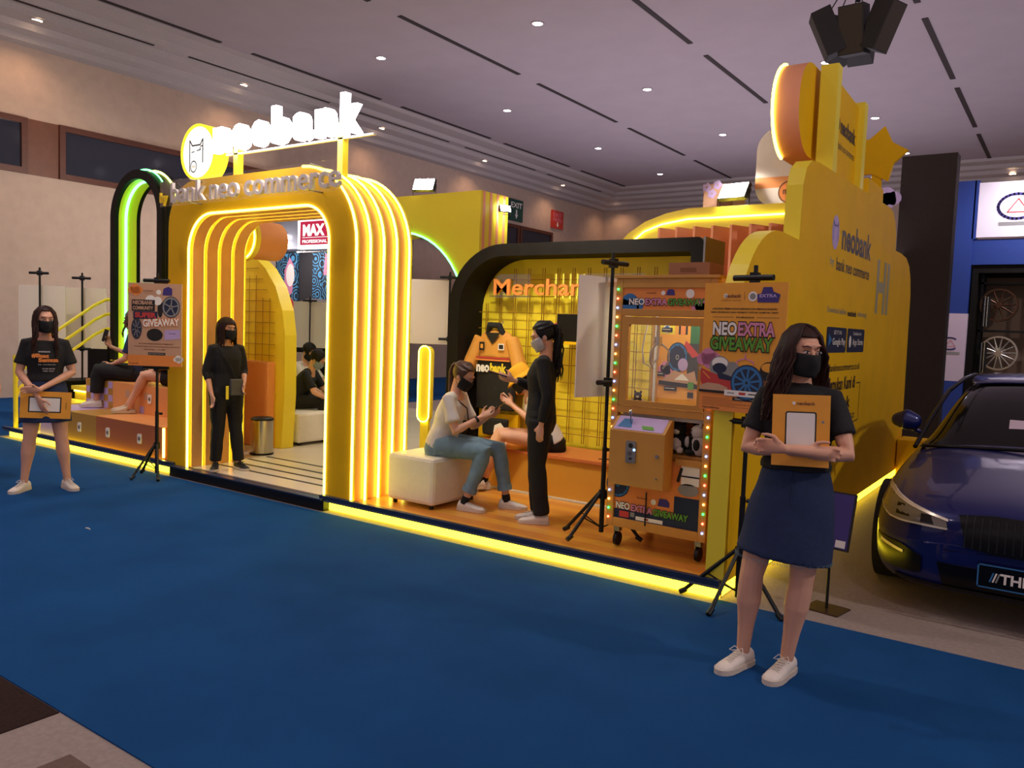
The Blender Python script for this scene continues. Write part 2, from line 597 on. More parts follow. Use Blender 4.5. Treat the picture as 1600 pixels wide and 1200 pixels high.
def downlight(loc, warm, label, group):
    r = empty('ceiling_downlight', loc)
    tag(r, label, 'ceiling light', group)
    m = MB(); m.ring([(.11 * math.cos(a), .11 * math.sin(a)) for a in [2 * PI * i / 20 for i in range(20)]], [(.085 * math.cos(a), .085 * math.sin(a)) for a in [2 * PI * i / 20 for i in range(20)]], frame((0, 0, 0), (1, 0, 0), (0, 1, 0)), -.015, 0.0, CORN, closed=True)
    m.build('rim', r)
    m = MB(); m.disc(frame((0, 0, 0), (1, 0, 0), (0, -1, 0)), 0, 0, .085, DLWARM if warm else DLW, d=.006)
    m.build('lamp', r)
    return r
proto = None
for x in (-11.35, -7.75, -4.15, -0.55):
    for y in (3.3, 7.4, 11.5, 15.7, 20.1, 24.2):
        if proto is None:
            proto = downlight((x, y, CH), False, 'small round white downlight in the flat ceiling', 'white downlights in the flat ceiling')
        else:
            dup(proto, (x, y, CH))
wproto = None
for (x, y, z) in ((-14.35, 6.6, 6.27), (-14.35, 10.6, 6.27), (-14.35, 14.6, 6.27), (-14.35, 18.8, 6.27), (-14.35, 23.1, 6.27), (-14.2, 26.6, 6.27), (-1.8, 26.5, 6.27)):
    if wproto is None:
        wproto = downlight((x, y, z), True, 'small warm downlight in the stepped cornice', 'warm downlights in the cornice')
    else:
        dup(wproto, (x, y, z))
    l = bpy.data.lights.new('cornice_spot', 'SPOT'); l.energy = 40; l.color = (1, .62, .36); l.spot_size = 2.3; l.spot_blend = .8; l.shadow_soft_size = .08
    o = bpy.data.objects.new('cornice_spot', l); COL.objects.link(o); o.location = (x, y, z - .06)
# real light of the white downlights: soft pools over the hall
for (x, y) in ((-11.35, 4), (-7.75, 3.3), (-4.15, 3.3),  (-11.35, 11.5), (-7.75, 11.5), (-4.15, 11.5), (-4.15, -1), (2.2, 1.0), (-11.35, 20), (-5, 20)):
    l = bpy.data.lights.new('downlight_beam', 'SPOT'); l.energy = 230; l.color = (1, .90, .88); l.spot_size = 2.2; l.spot_blend = 1.0; l.shadow_soft_size = .1
    o = bpy.data.objects.new('downlight_beam', l); COL.objects.link(o); o.location = (x, y, CH - .05)

# exit signs on the left wall
F = frame((-15.0, 0, 0), (0, 1, 0), (0, 0, 1))
EXG = mat('exit_sign_green', '#16463a', 0.5); EXR = mat('exit_sign_red', '#c23a2c', 0.5)
m = MB(); m.prism([(21.0, 4.9), (21.75, 4.9), (21.75, 5.58), (21.0, 5.58)], F, 0, .05, EXG)
m.text('EXIT', F, 21.38, 5.4, WPR, w=.62, h=.17, bold=.02, d=.052)
m.rect(F, 21.35, 21.42, 5.08, 5.26, WPR, .052); m.poly(F, [(21.385, 4.97), (21.47, 5.11), (21.30, 5.11)], WPR, .052)
o = m.build('exit_sign'); tag(o, 'dark green EXIT sign with a down arrow high on the left wall', 'sign')
m = MB(); m.prism([(23.5, 4.96), (24.25, 4.96), (24.25, 5.56), (23.5, 5.56)], F, 0, .05, EXR)
m.text('EXIT', F, 23.87, 5.42, PINK, w=.55, h=.13, d=.052); m.text('PINTU', F, 23.87, 5.25, PINK, w=.55, h=.12, d=.052)
m.rect(F, 23.84, 23.91, 5.08, 5.18, WPR, .052); m.poly(F, [(23.875, 5.0), (23.95, 5.1), (23.80, 5.1)], WPR, .052)
o = m.build('exit_sign'); tag(o, 'small red sign with a down arrow high on the left wall', 'sign')

# hanging loudspeaker cluster
SPK = mat('speaker_grille', '#3a3026', 0.8, bump=.3, bscale=300)
SPKD = mat('speaker_cabinet', '#16110f', 0.6)
r = empty('loudspeaker_cluster', (-2.42, 10.4, 5.22)); r.scale = (.92,) * 3
tag(r, 'cluster of black loudspeakers hanging from the ceiling on a pole', 'loudspeaker')
MB().cyl((0, 0, .35), (0, 0, 1.7), .03, SPKD, 10).build('hanging_pole', r)
for (a, ti, off) in ((-160, .42, .36), (-20, .42, .36), (-95, .18, .12), (90, .3, .32), (150, .4, .34)):
    A = math.radians(a); Rm = Matrix.Rotation(A + PI / 2, 3, 'Z') @ Matrix.Rotation(ti, 3, 'X')
    m = MB(Matrix.Translation((off * math.cos(A), off * math.sin(A), -.05)) @ Rm.to_4x4())
    m.box(-.16, .16, -.11, .14, -.3, .3, SPKD)
    m.box(-.145, .145, -.115, -.11, -.285, .285, SPK)
    b = m.build('speaker_cabinet', r, bevel=.01)
    mm = MB(); mm.tube([(0, 0, .85), (off * .9 * math.cos(A), off * .9 * math.sin(A), .27)], .008, SPKD, 6); mm.build('suspension_chain', r)
# ================================================================== the yellow booth
WTILE = mat('white_gloss_floor', '#dcd0ba', 0.22, var=0.03, vscale=3)
SFLOOR = stripes_mat('orange_striped_floor', '#d58a3a', '#e0a03c', 4.2, 1, 0.3)
r = empty('booth_platform', (-6.0, 7.2, 0))
tag(r, 'low platform floor of the yellow booth with glowing yellow skirting', 'platform')
def P_(mb, name, parent=r, **k):
    for i, q in enumerate(mb.v):
        mb.v[i] = q - Vector(parent.location)
    return mb.build(name, parent, **k)
m = MB()
m.box(-10.42, -4.86, 4.50, 10.2, 0.0, .098, WTILE)
P_(m, 'white_floor')
m = MB()
m.box(-4.86, -1.60, 4.50, 10.2, 0.0, .098, SFLOOR)
P_(m, 'striped_floor')
for (a, b) in ((-10.42, -7.0), (-4.86, -1.60)):
    m = MB(); m.box(a, b, 4.46, 4.495, .005, .078, LEDSTRIP); P_(m, 'skirting_light')
    m = MB(); m.box(a - .06, b + .02, 4.40, 4.45, .08, .092, ALU).box(a - .06, b + .02, 4.405, 4.445, .092, .125, DBLUE); P_(m, 'edge_trim')
m = MB(); m.box(-1.66, -1.60, 4.52, 10.1, .005, .085, LEDSTRIP); P_(m, 'skirting_light')
m = MB(); m.box(-7.0, -4.86, 4.40, 4.498, .0, .09, BLKM).box(-7.0, -4.86, 4.37, 4.445, .09, .102, DBLUE); P_(m, 'edge_trim')
for y in (4.74, 4.93, 5.13, 5.36):
    m = MB(); m.box(-6.8, -4.9, y, y + .03, .098, .1005, BLKP); P_(m, 'floor_line')

# ---------------- entrance arch
r = empty('entrance_arch', (-5.85, 4.85, 0.1))
tag(r, 'yellow rounded entrance arch ribbed with glowing yellow light strips', 'arch')
Z0 = .099
f0 = FRONT(0)
def archring(y, d, o, i, mt, mo=None, mi_=None):
    mb = MB(); F = frame((0, y, 0), (1, 0, 0), (0, 0, 1))
    mb.ring(o, i, F, 0, -d, mt, mout=mo, min_=mi_)
    return mb
OUT = arch(-7.12, -4.60, Z0, 2.765, .42, 12, .64)
INN = arch(-6.80, -4.90, Z0, 2.46, .34, 12, .30)
for k in range(5):
    y = 4.45 + .15 * k
    P_(archring(y, .035, OUT, INN, YEL, YEL2, YEL2), 'arch_rib', r)
    if k < 4:
        P_(archring(y + .035, .115, arch(-7.10, -4.622, Z0, 2.743, .40, 12, .62), arch(-6.778, -4.922, Z0, 2.44, .32, 12, .28), ORG, ORG, ORG2), 'arch_panel', r)
def ledpath(pts, y, rad, mt, name='led_strip', parent=r):
    mb = MB(); mb.tube([(p[0], y, p[1]) for p in pts], rad, mt, 6)
    return P_(mb, name, parent)
for k in range(5):
    y = 4.452 + .15 * k
    ledpath(arch(-6.792, -4.908, Z0, 2.452, .335, 12, .295), y - .004, .0105, LEDY)
    oo = OUT[len(OUT) // 2 - (0 if k == 0 else 0):]
    if k == 0:
        oo = OUT[15:]
    else:
        oo = OUT[12:]
    ledpath(oo, y - .004, .0105, LEDY)
# inside canopy roll
m = MB(); m.tube([(-7.02, 5.25, 2.33), (-7.02, 5.62, 2.33)], .20, ORG, 28)
m.tube([(-7.02, 5.2, 2.33), (-7.02, 5.26, 2.33)], .225, YEL2, 28)
o = P_(m, 'curled_canopy_end', r)
m = MB(); m.tube([(-7.02 + .21 * math.cos(a), 5.19, 2.33 + .21 * math.sin(a)) for a in [2 * PI * i / 28 for i in range(28)]], .009, LEDY, 6, closed=True); P_(m, 'led_strip', r)

# sign letters on glass along the header
GLS = glass_mat('clear_acrylic', (.97, .97, .97), .08)
r = empty('header_lettering', (-5.85, 4.33, 2.55))
tag(r, 'clear acrylic strip reading by bank neo commerce on the arch header', 'sign')
m = MB(); m.box(-7.06, -4.66, 4.325, 4.331, 2.52, 2.755, GLS); P_(m, 'acrylic_pane', r)
LET = mat('pale_letter', '#cfc4bd', .4)
m = MB(); F = FRONT(4.32)
m.text('by', F, -7.03, 2.585, mat('yellow_letter', '#f2cf2a', .4), w=.11, h=.12, bold=.03, depth=.02, align='l')
P_(m, 'letters', r); m = MB()
m.text('bank neo commerce', F, -6.84, 2.63, LET, w=2.2, h=.185, bold=.012, depth=.03, align='l')
P_(m, 'letters', r)
for (x, z) in ((-6.6, 2.54), (-6.6, 2.74), (-5.0, 2.54), (-5.0, 2.74)):
    m = MB(); m.cyl((x, 4.32, z), (x, 4.452, z), .007, ALU, 8); P_(m, 'standoff', r)

# neobank illuminated sign
r = empty('illuminated_sign', (-5.6, 4.6, 2.76))
tag(r, 'glowing white neobank letters with round logo above the arch', 'sign')
LOGW = emis('logo_white_face', (1, .95, .90), 1.3)
LOGY = emis('logo_yellow_face', (1, .80, .03), 2.0)
for x in (-6.32, -4.97):
    m = MB(); m.box(x - .03, x + .03, 4.60, 4.66, 2.70, 3.12, YEL2); P_(m, 'sign_post', r)
m = MB(); F = FRONT(4.55)
m.box(-6.46, -4.6, 4.60, 4.63, 2.985, 3.0, WHT)
P_(m, 'letter_rail', r)
for (ch, x, w_, h_, dz) in (('n', -6.39, .17, .20, 0), ('e', -6.155, .19, .205, 0), ('o', -5.90, .20, .21, 0), ('b', -5.63, .19, .31, .05), ('a', -5.38, .185, .205, 0), ('n', -5.14, .17, .20, 0), ('k', -4.90, .19, .31, .05)):
    pass
XS = (-6.40, -6.13, -5.86, -5.59, -5.32, -5.05, -4.76)
for ch, x in zip('neobank', XS):
    tall = ch in 'bk'
    m = MB()
    m.text(ch, F, x, 3.105 + (.045 if tall else 0), LEDW, w=.205, h=.32 if tall else .225, bold=.035, depth=.06)
    P_(m, 'letter', r)
m = MB(); m.tube([(-6.755, 4.5, 3.03), (-6.755, 4.66, 3.03)], .255, LOGY, 36); P_(m, 'logo_rim', r)
m = MB(); F = FRONT(4.499); m.disc(F, -6.735, 3.025, .232, LOGW, n=36)
m.line(F, [(-6.86, 2.86), (-6.86, 3.14), (-6.82, 3.09), (-6.70, 3.09), (-6.66, 3.14), (-6.66, 2.93)], .013, BLKP, .003)
m.line(F, [(-6.83, 3.03), (-6.79, 3.035)], .009, BLKP, .003); m.line(F, [(-6.75, 3.04), (-6.71, 3.045), (-6.69, 3.05)], .009, BLKP, .003)
m.line(F, [(-6.68 + .025 * math.cos(a), 3.04 + .04 * math.sin(a)) for a in [PI * i / 8 for i in range(9)]], .009, BLKP, .003)
m.line(F, [(-6.80 + .045 * math.cos(a), 2.90 + .05 * math.sin(a)) for a in [2 * PI * i / 20 for i in range(21)]], .010, BLKP, .003)
m.text('neo', F, -6.80, 2.90, YEL2, w=.055, d=.003, bold=.02)
P_(m, 'logo_face', r)
lo = bpy.data.lights.new('sign_glow', 'POINT'); lo.energy = 30; lo.color = (1, .9, .9); lo.shadow_soft_size = .3
oo = bpy.data.objects.new('sign_glow', lo); COL.objects.link(oo); oo.location = (-5.6, 4.2, 3.1)

# small round yellow panel peeking out behind the arch
r = empty('round_panel', (-7.35, 5.0, .1)); tag(r, 'round yellow panel with lit edge peeking out left of the arch', 'panel')
m = MB(); m.tube([(-7.62, 5.28, 2.34), (-7.62, 5.36, 2.34)], .3, YEL, 36); m.box(-7.9, -7.34, 5.30, 5.35, .1, 2.34, YEL); P_(m, 'panel_board', r)
m = MB(); m.tube([(-7.62 + .3 * math.cos(a), 5.27, 2.34 + .3 * math.sin(a)) for a in [PI * .5 + PI * i / 20 for i in range(21)]], .008, LEDY, 6); P_(m, 'led_strip', r)

# ---------------- inner partition with wire grid and orange base
WIRE = mat('yellow_wire', '#a97e1c', 0.4, metal=.3)
r = empty('inner_partition', (-7.9, 5.85, .1)); tag(r, 'curved yellow partition with wire grid seen through the arch', 'partition')
pp = [(-8.95, .1), (-7.10, .1), (-7.06, .7), (-7.07, 1.35), (-7.12, 1.62), (-7.24, 1.88), (-7.42, 2.08), (-7.62, 2.22), (-7.9, 2.3), (-8.95, 2.3)]
m = MB(); m.prism(pp, FRONT(5.80), 0, -.16, YEL2); P_(m, 'partition_board', r)
m = MB()
for i in range(14):
    x = -8.75 + i * .12
    zt = 2.2 if x < -7.8 else (2.0 if x < -7.5 else 1.75)
    if x < -7.24: m.cyl((x, 5.785, 1.05), (x, 5.785, zt), .0035, WIRE, 5)
for i in range(9):
    z = 1.12 + i * .12
    m.cyl((-8.8, 5.785, z), (-7.22 - max(0, z - 1.6) * .6, 5.785, z), .0035, WIRE, 5)
P_(m, 'wire_grid', r)
m = MB(); m.box(-8.95, -7.22, 5.70, 5.80, .1, 1.05, ORG); P_(m, 'orange_base', r, bevel=.01)

# ---------------- tall yellow wall with green-lit opening behind the arch
r = empty('booth_wall', (-7.3, 8.8, .1)); tag(r, 'tall yellow booth wall with pink striped edge and green lit arched opening', 'wall')
m = MB(); F = FRONT(8.5)
hole = arch(-9.2, -6.72, .1, 2.80, 1.2, 14)
n_ = len(hole)
outp = []
for (a, b) in hole:
    if b <= .11: outp.append((-9.32 if a < -8 else -6.52, .1))
    else:
        outp.append((-9.32 if a < -8.5 else (-6.52 if a > -7.6 else a), min(3.3, b) if (a < -9.15 or a > -6.75) and b < 1.7 else 3.3))
m.ring(outp, hole, F, 0, -.62, YEL2, smooth=False)
P_(m, 'wall_body', r)
m = MB()
for i in range(4):
    y = 8.55 + i * .15
    m.box(-6.525, -6.515, y, y + .05, .1, 3.3, PEACH)
P_(m, 'side_stripe', r)
m = MB(); m.tube([(p[0], 8.49, p[1]) for p in hole], .012, LEDG, 6); P_(m, 'led_strip', r)

# floodlights
def floodlight(loc, rz, label, tilt=.5, power=160, col=(1, .95, .9)):
    r = empty('floodlight', loc, rz); tag(r, label, 'floodlight', None)
    Rm = Matrix.Rotation(-tilt, 4, 'X')
    m = MB(Rm); m.box(-.16, .16, 0, .05, -.10, .10, BLKM).box(-.15, .15, .05, .09, -.07, .07, DKGREY); m.build('housing', r, bevel=.005)
    m = MB(Rm); m.box(-.145, .145, -.006, 0.0, -.088, .088, emis('floodlight_face', (1, .97, .93), 30)); m.build('lamp_face', r)
    m = MB(); m.tube([(-.17, .03, 0), (-.17, .03, -.16), (.17, .03, -.16), (.17, .03, 0)], .008, BLKM, 6); m.build('bracket', r)
    l = bpy.data.lights.new('floodlight_beam', 'SPOT'); l.energy = power; l.color = col; l.spot_size = 2.4; l.spot_blend = .7; l.shadow_soft_size = .12
    o = bpy.data.objects.new('floodlight_beam', l); COL.objects.link(o); o.parent = r; o.location = (0, -.05, 0); o.rotation_euler = (PI / 2 - tilt, 0, 0)
    return r
floodlight((-7.62, 8.62, 3.47), math.radians(20), 'bright white floodlight on top of the tall yellow wall', .5, 70)
floodlight((-6.44, 8.95, 3.12), math.radians(60), 'bright floodlight beside the pink striped wall edge', .4, 25).scale = (.5, .5, .5)
floodlight((-3.04, 8.27, 3.03), math.radians(-10), 'bright white floodlight above the lit curved yellow board', .55, 110)

# ---------------- merchandise display
r = empty('merchandise_display', (-3.7, 6.1, .1)); tag(r, 'yellow merchandise wall with wire grid in a black rounded frame', 'display wall')
fo = arch(-4.95, -2.42, .1, 2.28, .62, 12, .05)
fi = arch(-4.82, -2.52, .1, 2.17, .50, 12, .03)
m = MB(); m.ring(fo, fi, FRONT(6.0), 0, -.40, BLK, mout=mat('olive_frame_edge', '#5e5a20', .5)); P_(m, 'frame_border', r)
m = MB(); m.prism([(p[0], p[1]) for p in fi], FRONT(6.37), 0, -.06, YEL2); P_(m, 'back_board', r)
m = MB()
x = -4.72
while x < -2.55:
    zt = 2.08 if x > -4.4 else (1.98 if x > -4.6 else 1.75)
    for dx in (0, .022):
        m.cyl((x + dx, 6.30, .5), (x + dx, 6.30, zt), .0045, WIRE, 5)
    x += .16
z = .58
while z < 2.1:
    x0 = -4.8 if z < 1.7 else (-4.68 if z < 1.95 else -4.45)
    m.cyl((x0, 6.295, z), (-2.54, 6.295, z), .0045, WIRE, 5)
    z += .155
P_(m, 'wire_grid', r)
m = MB(); m.box(-2.42, -2.405, 6.0, 6.42, .1, 2.28, ALU); P_(m, 'side_trim', r)
# lettering
r = empty('merchandise_lettering', (-3.9, 6.2, 1.9)); tag(r, 'peach Merchandise lettering on clear acrylic across the wire grid', 'sign')
m = MB(); m.box(-4.62, -3.0, 6.20, 6.206, 1.80, 2.02, GLS); P_(m, 'acrylic_pane', r)
m = MB(); m.text('Merchandise', FRONT(6.195), -4.55, 1.90, ORGP, w=1.42, h=.15, bold=.012, depth=.02, align='l'); P_(m, 'letters', r)
# shelf and boxes
m = MB(); m.box(-3.86, -3.30, 6.05, 6.30, 1.395, 1.42, YEL)
o = m.build('display_shelf'); tag(o, 'short yellow shelf fixed to the wire grid wall', 'shelf')
m = MB(); m.box(-3.80, -3.58, 6.12, 6.28, 1.42, 1.66, BLK); o = m.build('product_box', bevel=.004); tag(o, 'tall black box on the yellow shelf', 'box')
m = MB(); m.box(-3.88, -3.81, 6.08, 6.2, 1.42, 1.54, DKGREY); o = m.build('product_box', bevel=.004); tag(o, 'small dark box with pale front at the shelf end', 'box')
# bench
BENCHF = mat('bench_amber_front', '#d79a36', .4)
r = empty('display_bench', (-3.1, 5.95, .1)); tag(r, 'long low amber bench with orange top below the wire grid', 'bench')
m = MB(); m.box(-4.6, -1.72, 5.75, 6.0, .1, .44, BENCHF); P_(m, 'bench_front', r)
m = MB(); m.box(-4.62, -1.72, 5.73, 6.29, .44, .465, mat('orange_bench_top', '#cf7440', .35)); P_(m, 'bench_top', r)
m = MB(); m.box(-4.6, -1.72, 5.735, 5.75, .1, .115, WHT); P_(m, 'base_trim', r)

# right area between display and side wall: peach fins and the lit curved board
r = empty('fin_screen', (-2.9, 8.0, .1)); tag(r, 'row of peach vertical fins behind the black display frame', 'screen')
for i in range(9):
    x = -3.55 + i * .19
    m = MB(); m.box(x, x + .03, 7.7, 8.05, .1, 2.60, PEACH, Matrix.Rotation(math.radians(-22), 3, 'Z')); P_(m, 'fin', r)
r = empty('curved_board', (-2.9, 8.25, .1)); tag(r, 'curved yellow header board with a lit line above the peach fins', 'panel')
bo = [(-4.45, 2.3), (-4.36, 2.46), (-4.2, 2.62), (-4.0, 2.74), (-3.75, 2.82), (-3.5, 2.86), (-1.7, 2.86), (-1.7, 2.3)]
m = MB(); m.prism(bo, FRONT(8.2), 0, -.14, YEL2); P_(m, 'board', r)
m = MB(); m.tube([(-4.12, 8.19, 2.54), (-4.0, 8.19, 2.63), (-3.8, 8.19, 2.70), (-3.5, 8.19, 2.745), (-1.7, 8.19, 2.755)], .011, LEDY, 6); P_(m, 'led_strip', r)
m = MB(); m.box(-4.4, -1.7, 8.3, 8.4, .1, 2.3, YEL); P_(m, 'backing', r)

# roof cut-outs
m = MB(); m.prism(rrect(-2.86, -1.85, 2.86, 3.66, .22, 8), FRONT(8.40), 0, -.05, CREAM)
F = FRONT(8.395); m.rect(F, -2.86, -2.0, 3.05, 3.16, ORG, .003)
m.disc(F, -2.50, 3.0, .115, BROWNP, .006); m.disc(F, -2.50, 3.0, .10, ORGP, .008); m.text('neo', F, -2.50, 3.0, BROWNP, w=.13, bold=.03, d=.012)
o = m.build('roof_cutout'); tag(o, 'plain cream rounded board with a round neo badge on the booth roof', 'board')
m = MB(); m.prism([(-3.46, 2.86), (-3.0, 2.86), (-3.0, 3.14), (-3.46, 3.16)], FRONT(8.5), 0, -.03, TANP)
F = FRONT(8.49)
for (x, z) in ((-3.42, 3.12), (-3.3, 3.14), (-3.1, 3.1), (-3.36, 3.05)):
    for a in range(5): m.disc(F, x + .03 * math.cos(a * 1.256), z + .03 * math.sin(a * 1.256), .022, LIL, .002 + .0004 * a, n=10)
m.rect(F, -3.3, -3.12, 2.88, 2.98, BROWNP, .002)
o = m.build('roof_poster'); tag(o, 'tan poster board with lilac flowers behind the floodlight on the roof', 'poster')
def star(cx, cz, R0, R1, n, rot=0):
    return [(cx + (R0 if i % 2 == 0 else R1) * math.cos(rot + PI * i / n), cz + (R0 if i % 2 == 0 else R1) * math.sin(rot + PI * i / n)) for i in range(2 * n)]
m = MB(); m.prism(star(-1.86, 3.46, .30, .19, 5, .1), FRONT(9.2), 0, -.06, YEL)
m.box(-1.90, -1.80, 9.21, 9.25, 2.0, 3.3, YEL)
o = m.build('roof_cutout'); tag(o, 'yellow star shaped board at the back right of the roof', 'board')

# ---------------- the long side wall
r = empty('side_wall_panel', (-1.62, 7.0, .1)); tag(r, 'long stepped yellow side wall with printed lettering facing the car', 'wall')
pts = [(4.45, .1), (10.1, .1), (10.0, 2.05), (9.93, 2.22), (9.8, 2.35), (9.6, 2.42), (9.3, 2.44), (8.95, 2.44), (8.92, 2.6), (8.84, 2.71), (8.7, 2.79), (8.5, 2.81), (5.95, 2.76), (5.75, 2.74), (5.63, 2.67), (5.57, 2.55), (5.55, 2.18)]
arc = []
for i in range(13):
    t = PI / 2 + (PI / 2) * i / 12
    arc.append((5.15 + .70 * math.cos(t), 1.55 + .64 * math.sin(t)))
pts += arc
m = MB(); m.prism(pts, SIDE(-1.57), 0, -.11, YEL, mside=YEL2); P_(m, 'wall_body', r)
F = SIDE(-1.57); m = MB()
TXTD = mat('dark_lettering', '#3a2c1c', .5); TXTG = mat('grey_lettering', '#a39a76', .5)
m.disc(F, 6.5, 2.34, .11, LIL, .002, ry=.13); m.line(F, [(6.43, 2.28), (6.43, 2.42), (6.46, 2.39), (6.54, 2.39), (6.57, 2.42), (6.57, 2.28)], .012, PURP, .003)
P_(m, 'printed_logo', r); m = MB()
m.text('neobank', F, 7.25, 2.34, TXTD, w=1.08, h=.22, bold=.03, d=.002)
m.text('by', F, 6.45, 2.11, TXTG, w=.13, h=.08, d=.002, bold=.02); m.text('bank neo commerce', F, 7.18, 2.11, TXTD, w=1.2, h=.1, bold=.015, d=.002)
m.text('Download aplikasi', F, 6.70, 1.745, TXTG, w=.62, h=.06, d=.002, bold=.01); m.text('neobank', F, 7.22, 1.745, TXTD, w=.32, h=.05, d=.002, bold=.03); m.text('sekarang', F, 7.6, 1.745, TXTG, w=.35, h=.06, d=.002, bold=.01)
P_(m, 'printed_lettering', r); m = MB()
m.poly(F, rrect(6.42, 7.06, 1.42, 1.62, .02, 3), NAVYP, .003); m.poly(F, rrect(7.10, 7.74, 1.42, 1.62, .02, 3), NAVYP, .003)
m.poly(F, [(6.47, 1.47), (6.58, 1.52), (6.47, 1.57)], BLUEP, .006); m.text('Google Play', F, 6.81, 1.50, WPR, w=.42, h=.07, d=.006, bold=.01); m.text('GET IT ON', F, 6.75, 1.58, WPR, w=.25, h=.03, d=.006)
m.disc(F, 7.19, 1.51, .04, WPR, .006, ry=.05); m.text('App Store', F, 7.48, 1.50, WPR, w=.40, h=.07, d=.006, bold=.01); m.text('Download on the', F, 7.45, 1.58, WPR, w=.3, h=.03, d=.006)
P_(m, 'store_badges', r); m = MB()
m.text('bankneocommerce.co.id', F, 7.10, 1.30, TXTD, w=1.05, h=.06, d=.002, bold=.01)
m.text('Temukan Kami di', F, 7.02, 1.165, TXTD, w=.95, h=.11, d=.002, bold=.025); m.line(F, [(7.55, 1.15), (7.7, 1.15), (7.7, .82), (7.3, .80)], .01, TXTD, .002)
m.text('neobank', F, 6.95, 1.0, TXTD, w=.8, h=.1, d=.002, bold=.03); m.text('bank neo commerce', F, 7.0, .88, TXTD, w=1.1, h=.07, d=.002)
P_(m, 'printed_lettering', r); m = MB()
m.text('HI', F, 8.42, 2.03, TXTG, w=.6, h=.5, d=.002, bold=.03)
P_(m, 'printed_lettering', r)
for (z0_, y0_, y1_) in ((.12, 5.0, 9.6),):
    pass
m = MB(); m.box(-1.56, -1.28, 9.75, 10.1, .0, .45, YEL); o = m.build('end_block', bevel=.01); tag(o, 'small yellow block at the far end of the side wall', 'block')
# pylon above the side wall
r = empty('roof_pylon', (-1.8, 7.0, 2.75)); tag(r, 'tall yellow pylon sign reading neobank above the side wall', 'sign')
m = MB(); m.prism(rrect(6.15, 7.6, 2.92, 3.62, .32, 10), SIDE(-1.80), 0, -.20, YEL, mside=PEACH, smooth=True); P_(m, 'rounded_slab', r)
m = MB(); m.tube([(-1.99, 6.47 + .34 * math.cos(a), 3.27 + .36 * math.sin(a)) for a in [PI * .55 + PI * .9 * i / 14 for i in range(15)]], .012, LEDY, 6); P_(m, 'led_strip', r)
m = MB(); m.prism([(6.75, 2.85), (7.5, 2.85), (7.5, 3.52), (6.75, 3.55)], SIDE(-1.68), 0, -.05, YEL); P_(m, 'sign_board', r)
for y in (6.6, 7.55):
    m = MB(); m.box(-1.76, -1.63, y - .07, y + .05, 2.7, 3.62 if y < 7 else 3.56, YEL2); P_(m, 'sign_post', r)
m = MB(); F = SIDE(-1.68); m.text('neobank', F, 7.16, 3.24, TXTD, w=.52, h=.13, bold=.03, d=.003); m.text('bank neo commerce', F, 7.13, 3.08, TXTD, w=.55, h=.06, d=.003); m.disc(F, 6.84, 3.24, .03, TXTD, .003, ry=.05)
P_(m, 'printed_lettering', r)
m = MB(); m.box(-2.4, -1.70, 8.15, 8.85, 2.70, 3.04, YEL); o = m.build('roof_block', bevel=.01); tag(o, 'square yellow block on the roof behind the pylon', 'block')
# ================================================================== stairs, seats and left side
r = empty('yellow_stairs', (-9.7, 5.4, .1)); tag(r, 'yellow stairs with glowing risers at the left end of the booth', 'stairs')
for k in range(6):
    y = 4.6 + .28 * k; z = .1 + .165 * (k + 1)
    m = MB(); xr = -9.77 if k < 4 else -9.05; m.box(-10.37, xr, y, (y + .279) if k < 5 else 7.0, z - .05, z, YEL2); m.box(-10.37, xr, y + .045, y + .279, .1, z - .05, YEL2)
    P_(m, 'stair_step', r)
    m = MB(); m.box(-10.36, xr - .01, y + .028, y + .04, z - .075, z - .052, LEDY); P_(m, 'step_light', r)
r = empty('stair_railing', (-10.4, 4.6, .1)); tag(r, 'yellow tubular railing with three rails climbing beside the stairs', 'railing')
for (dz, nm) in ((0, 0), (-.19, 1), (-.38, 2)):
    m = MB(); zz = lambda q: q + dz
    pts = [(-10.4, 4.52, .45 - nm * .12 + dz * 0), (-10.4, 4.52, .82 + dz * .9), (-10.4, 4.58, .98 + dz), (-10.4, 4.72, 1.08 + dz), (-10.4, 5.48, 1.62 + dz), (-10.4, 5.62, 1.69 + dz), (-10.4, 5.8, 1.71 + dz), (-10.4, 7.0, 1.71 + dz)]
    m.tube(pts, .02, YEL2, 8); P_(m, 'rail', r)
m = MB(); m.tube([(-10.4, 4.52, .1), (-10.4, 4.52, .98)], .026, YEL2, 10); P_(m, 'post', r)
for y in (5.7, 6.9):
    m = MB(); m.tube([(-10.4, y, .9), (-10.4, y, 1.70)], .02, YEL2, 8); P_(m, 'post', r)

r = empty('light_loop', (-9.7, 5.7, .93)); tag(r, 'tall black rounded loop lined with green and yellow light tubes', 'light loop')
lo_ = arch(-10.26, -9.10, .92, 3.30, .579, 16); li_ = arch(-10.15, -9.21, .92, 3.19, .469, 16)
m = MB(); m.ring(lo_, li_, FRONT(5.60), 0, -.05, BLK); P_(m, 'front_frame', r)
m = MB(); m.ring(lo_, li_, FRONT(5.651), 0, -.24, YEL2, mout=BLK); P_(m, 'yellow_body', r)
m = MB(); m.ring(lo_, li_, FRONT(5.892), 0, -.05, BLK); P_(m, 'rear_frame', r)
m = MB(); m.tube([(p[0], 5.74, p[1]) for p in arch(-10.135, -9.225, .92, 3.175, .454, 16)], .016, LEDG, 6); P_(m, 'green_light_tube', r)
m = MB(); m.tube([(p[0], 5.82, p[1]) for p in arch(-10.27, -9.085, .92, 3.315, .59, 16)], .014, LEDYG, 6); P_(m, 'lime_light_tube', r)
m = MB(); m.tube([(p[0], 5.70, p[1]) for p in arch(-10.27, -9.085, .92, 3.315, .59, 16)[8:28]], .010, LEDG, 6); P_(m, 'green_light_tube', r)

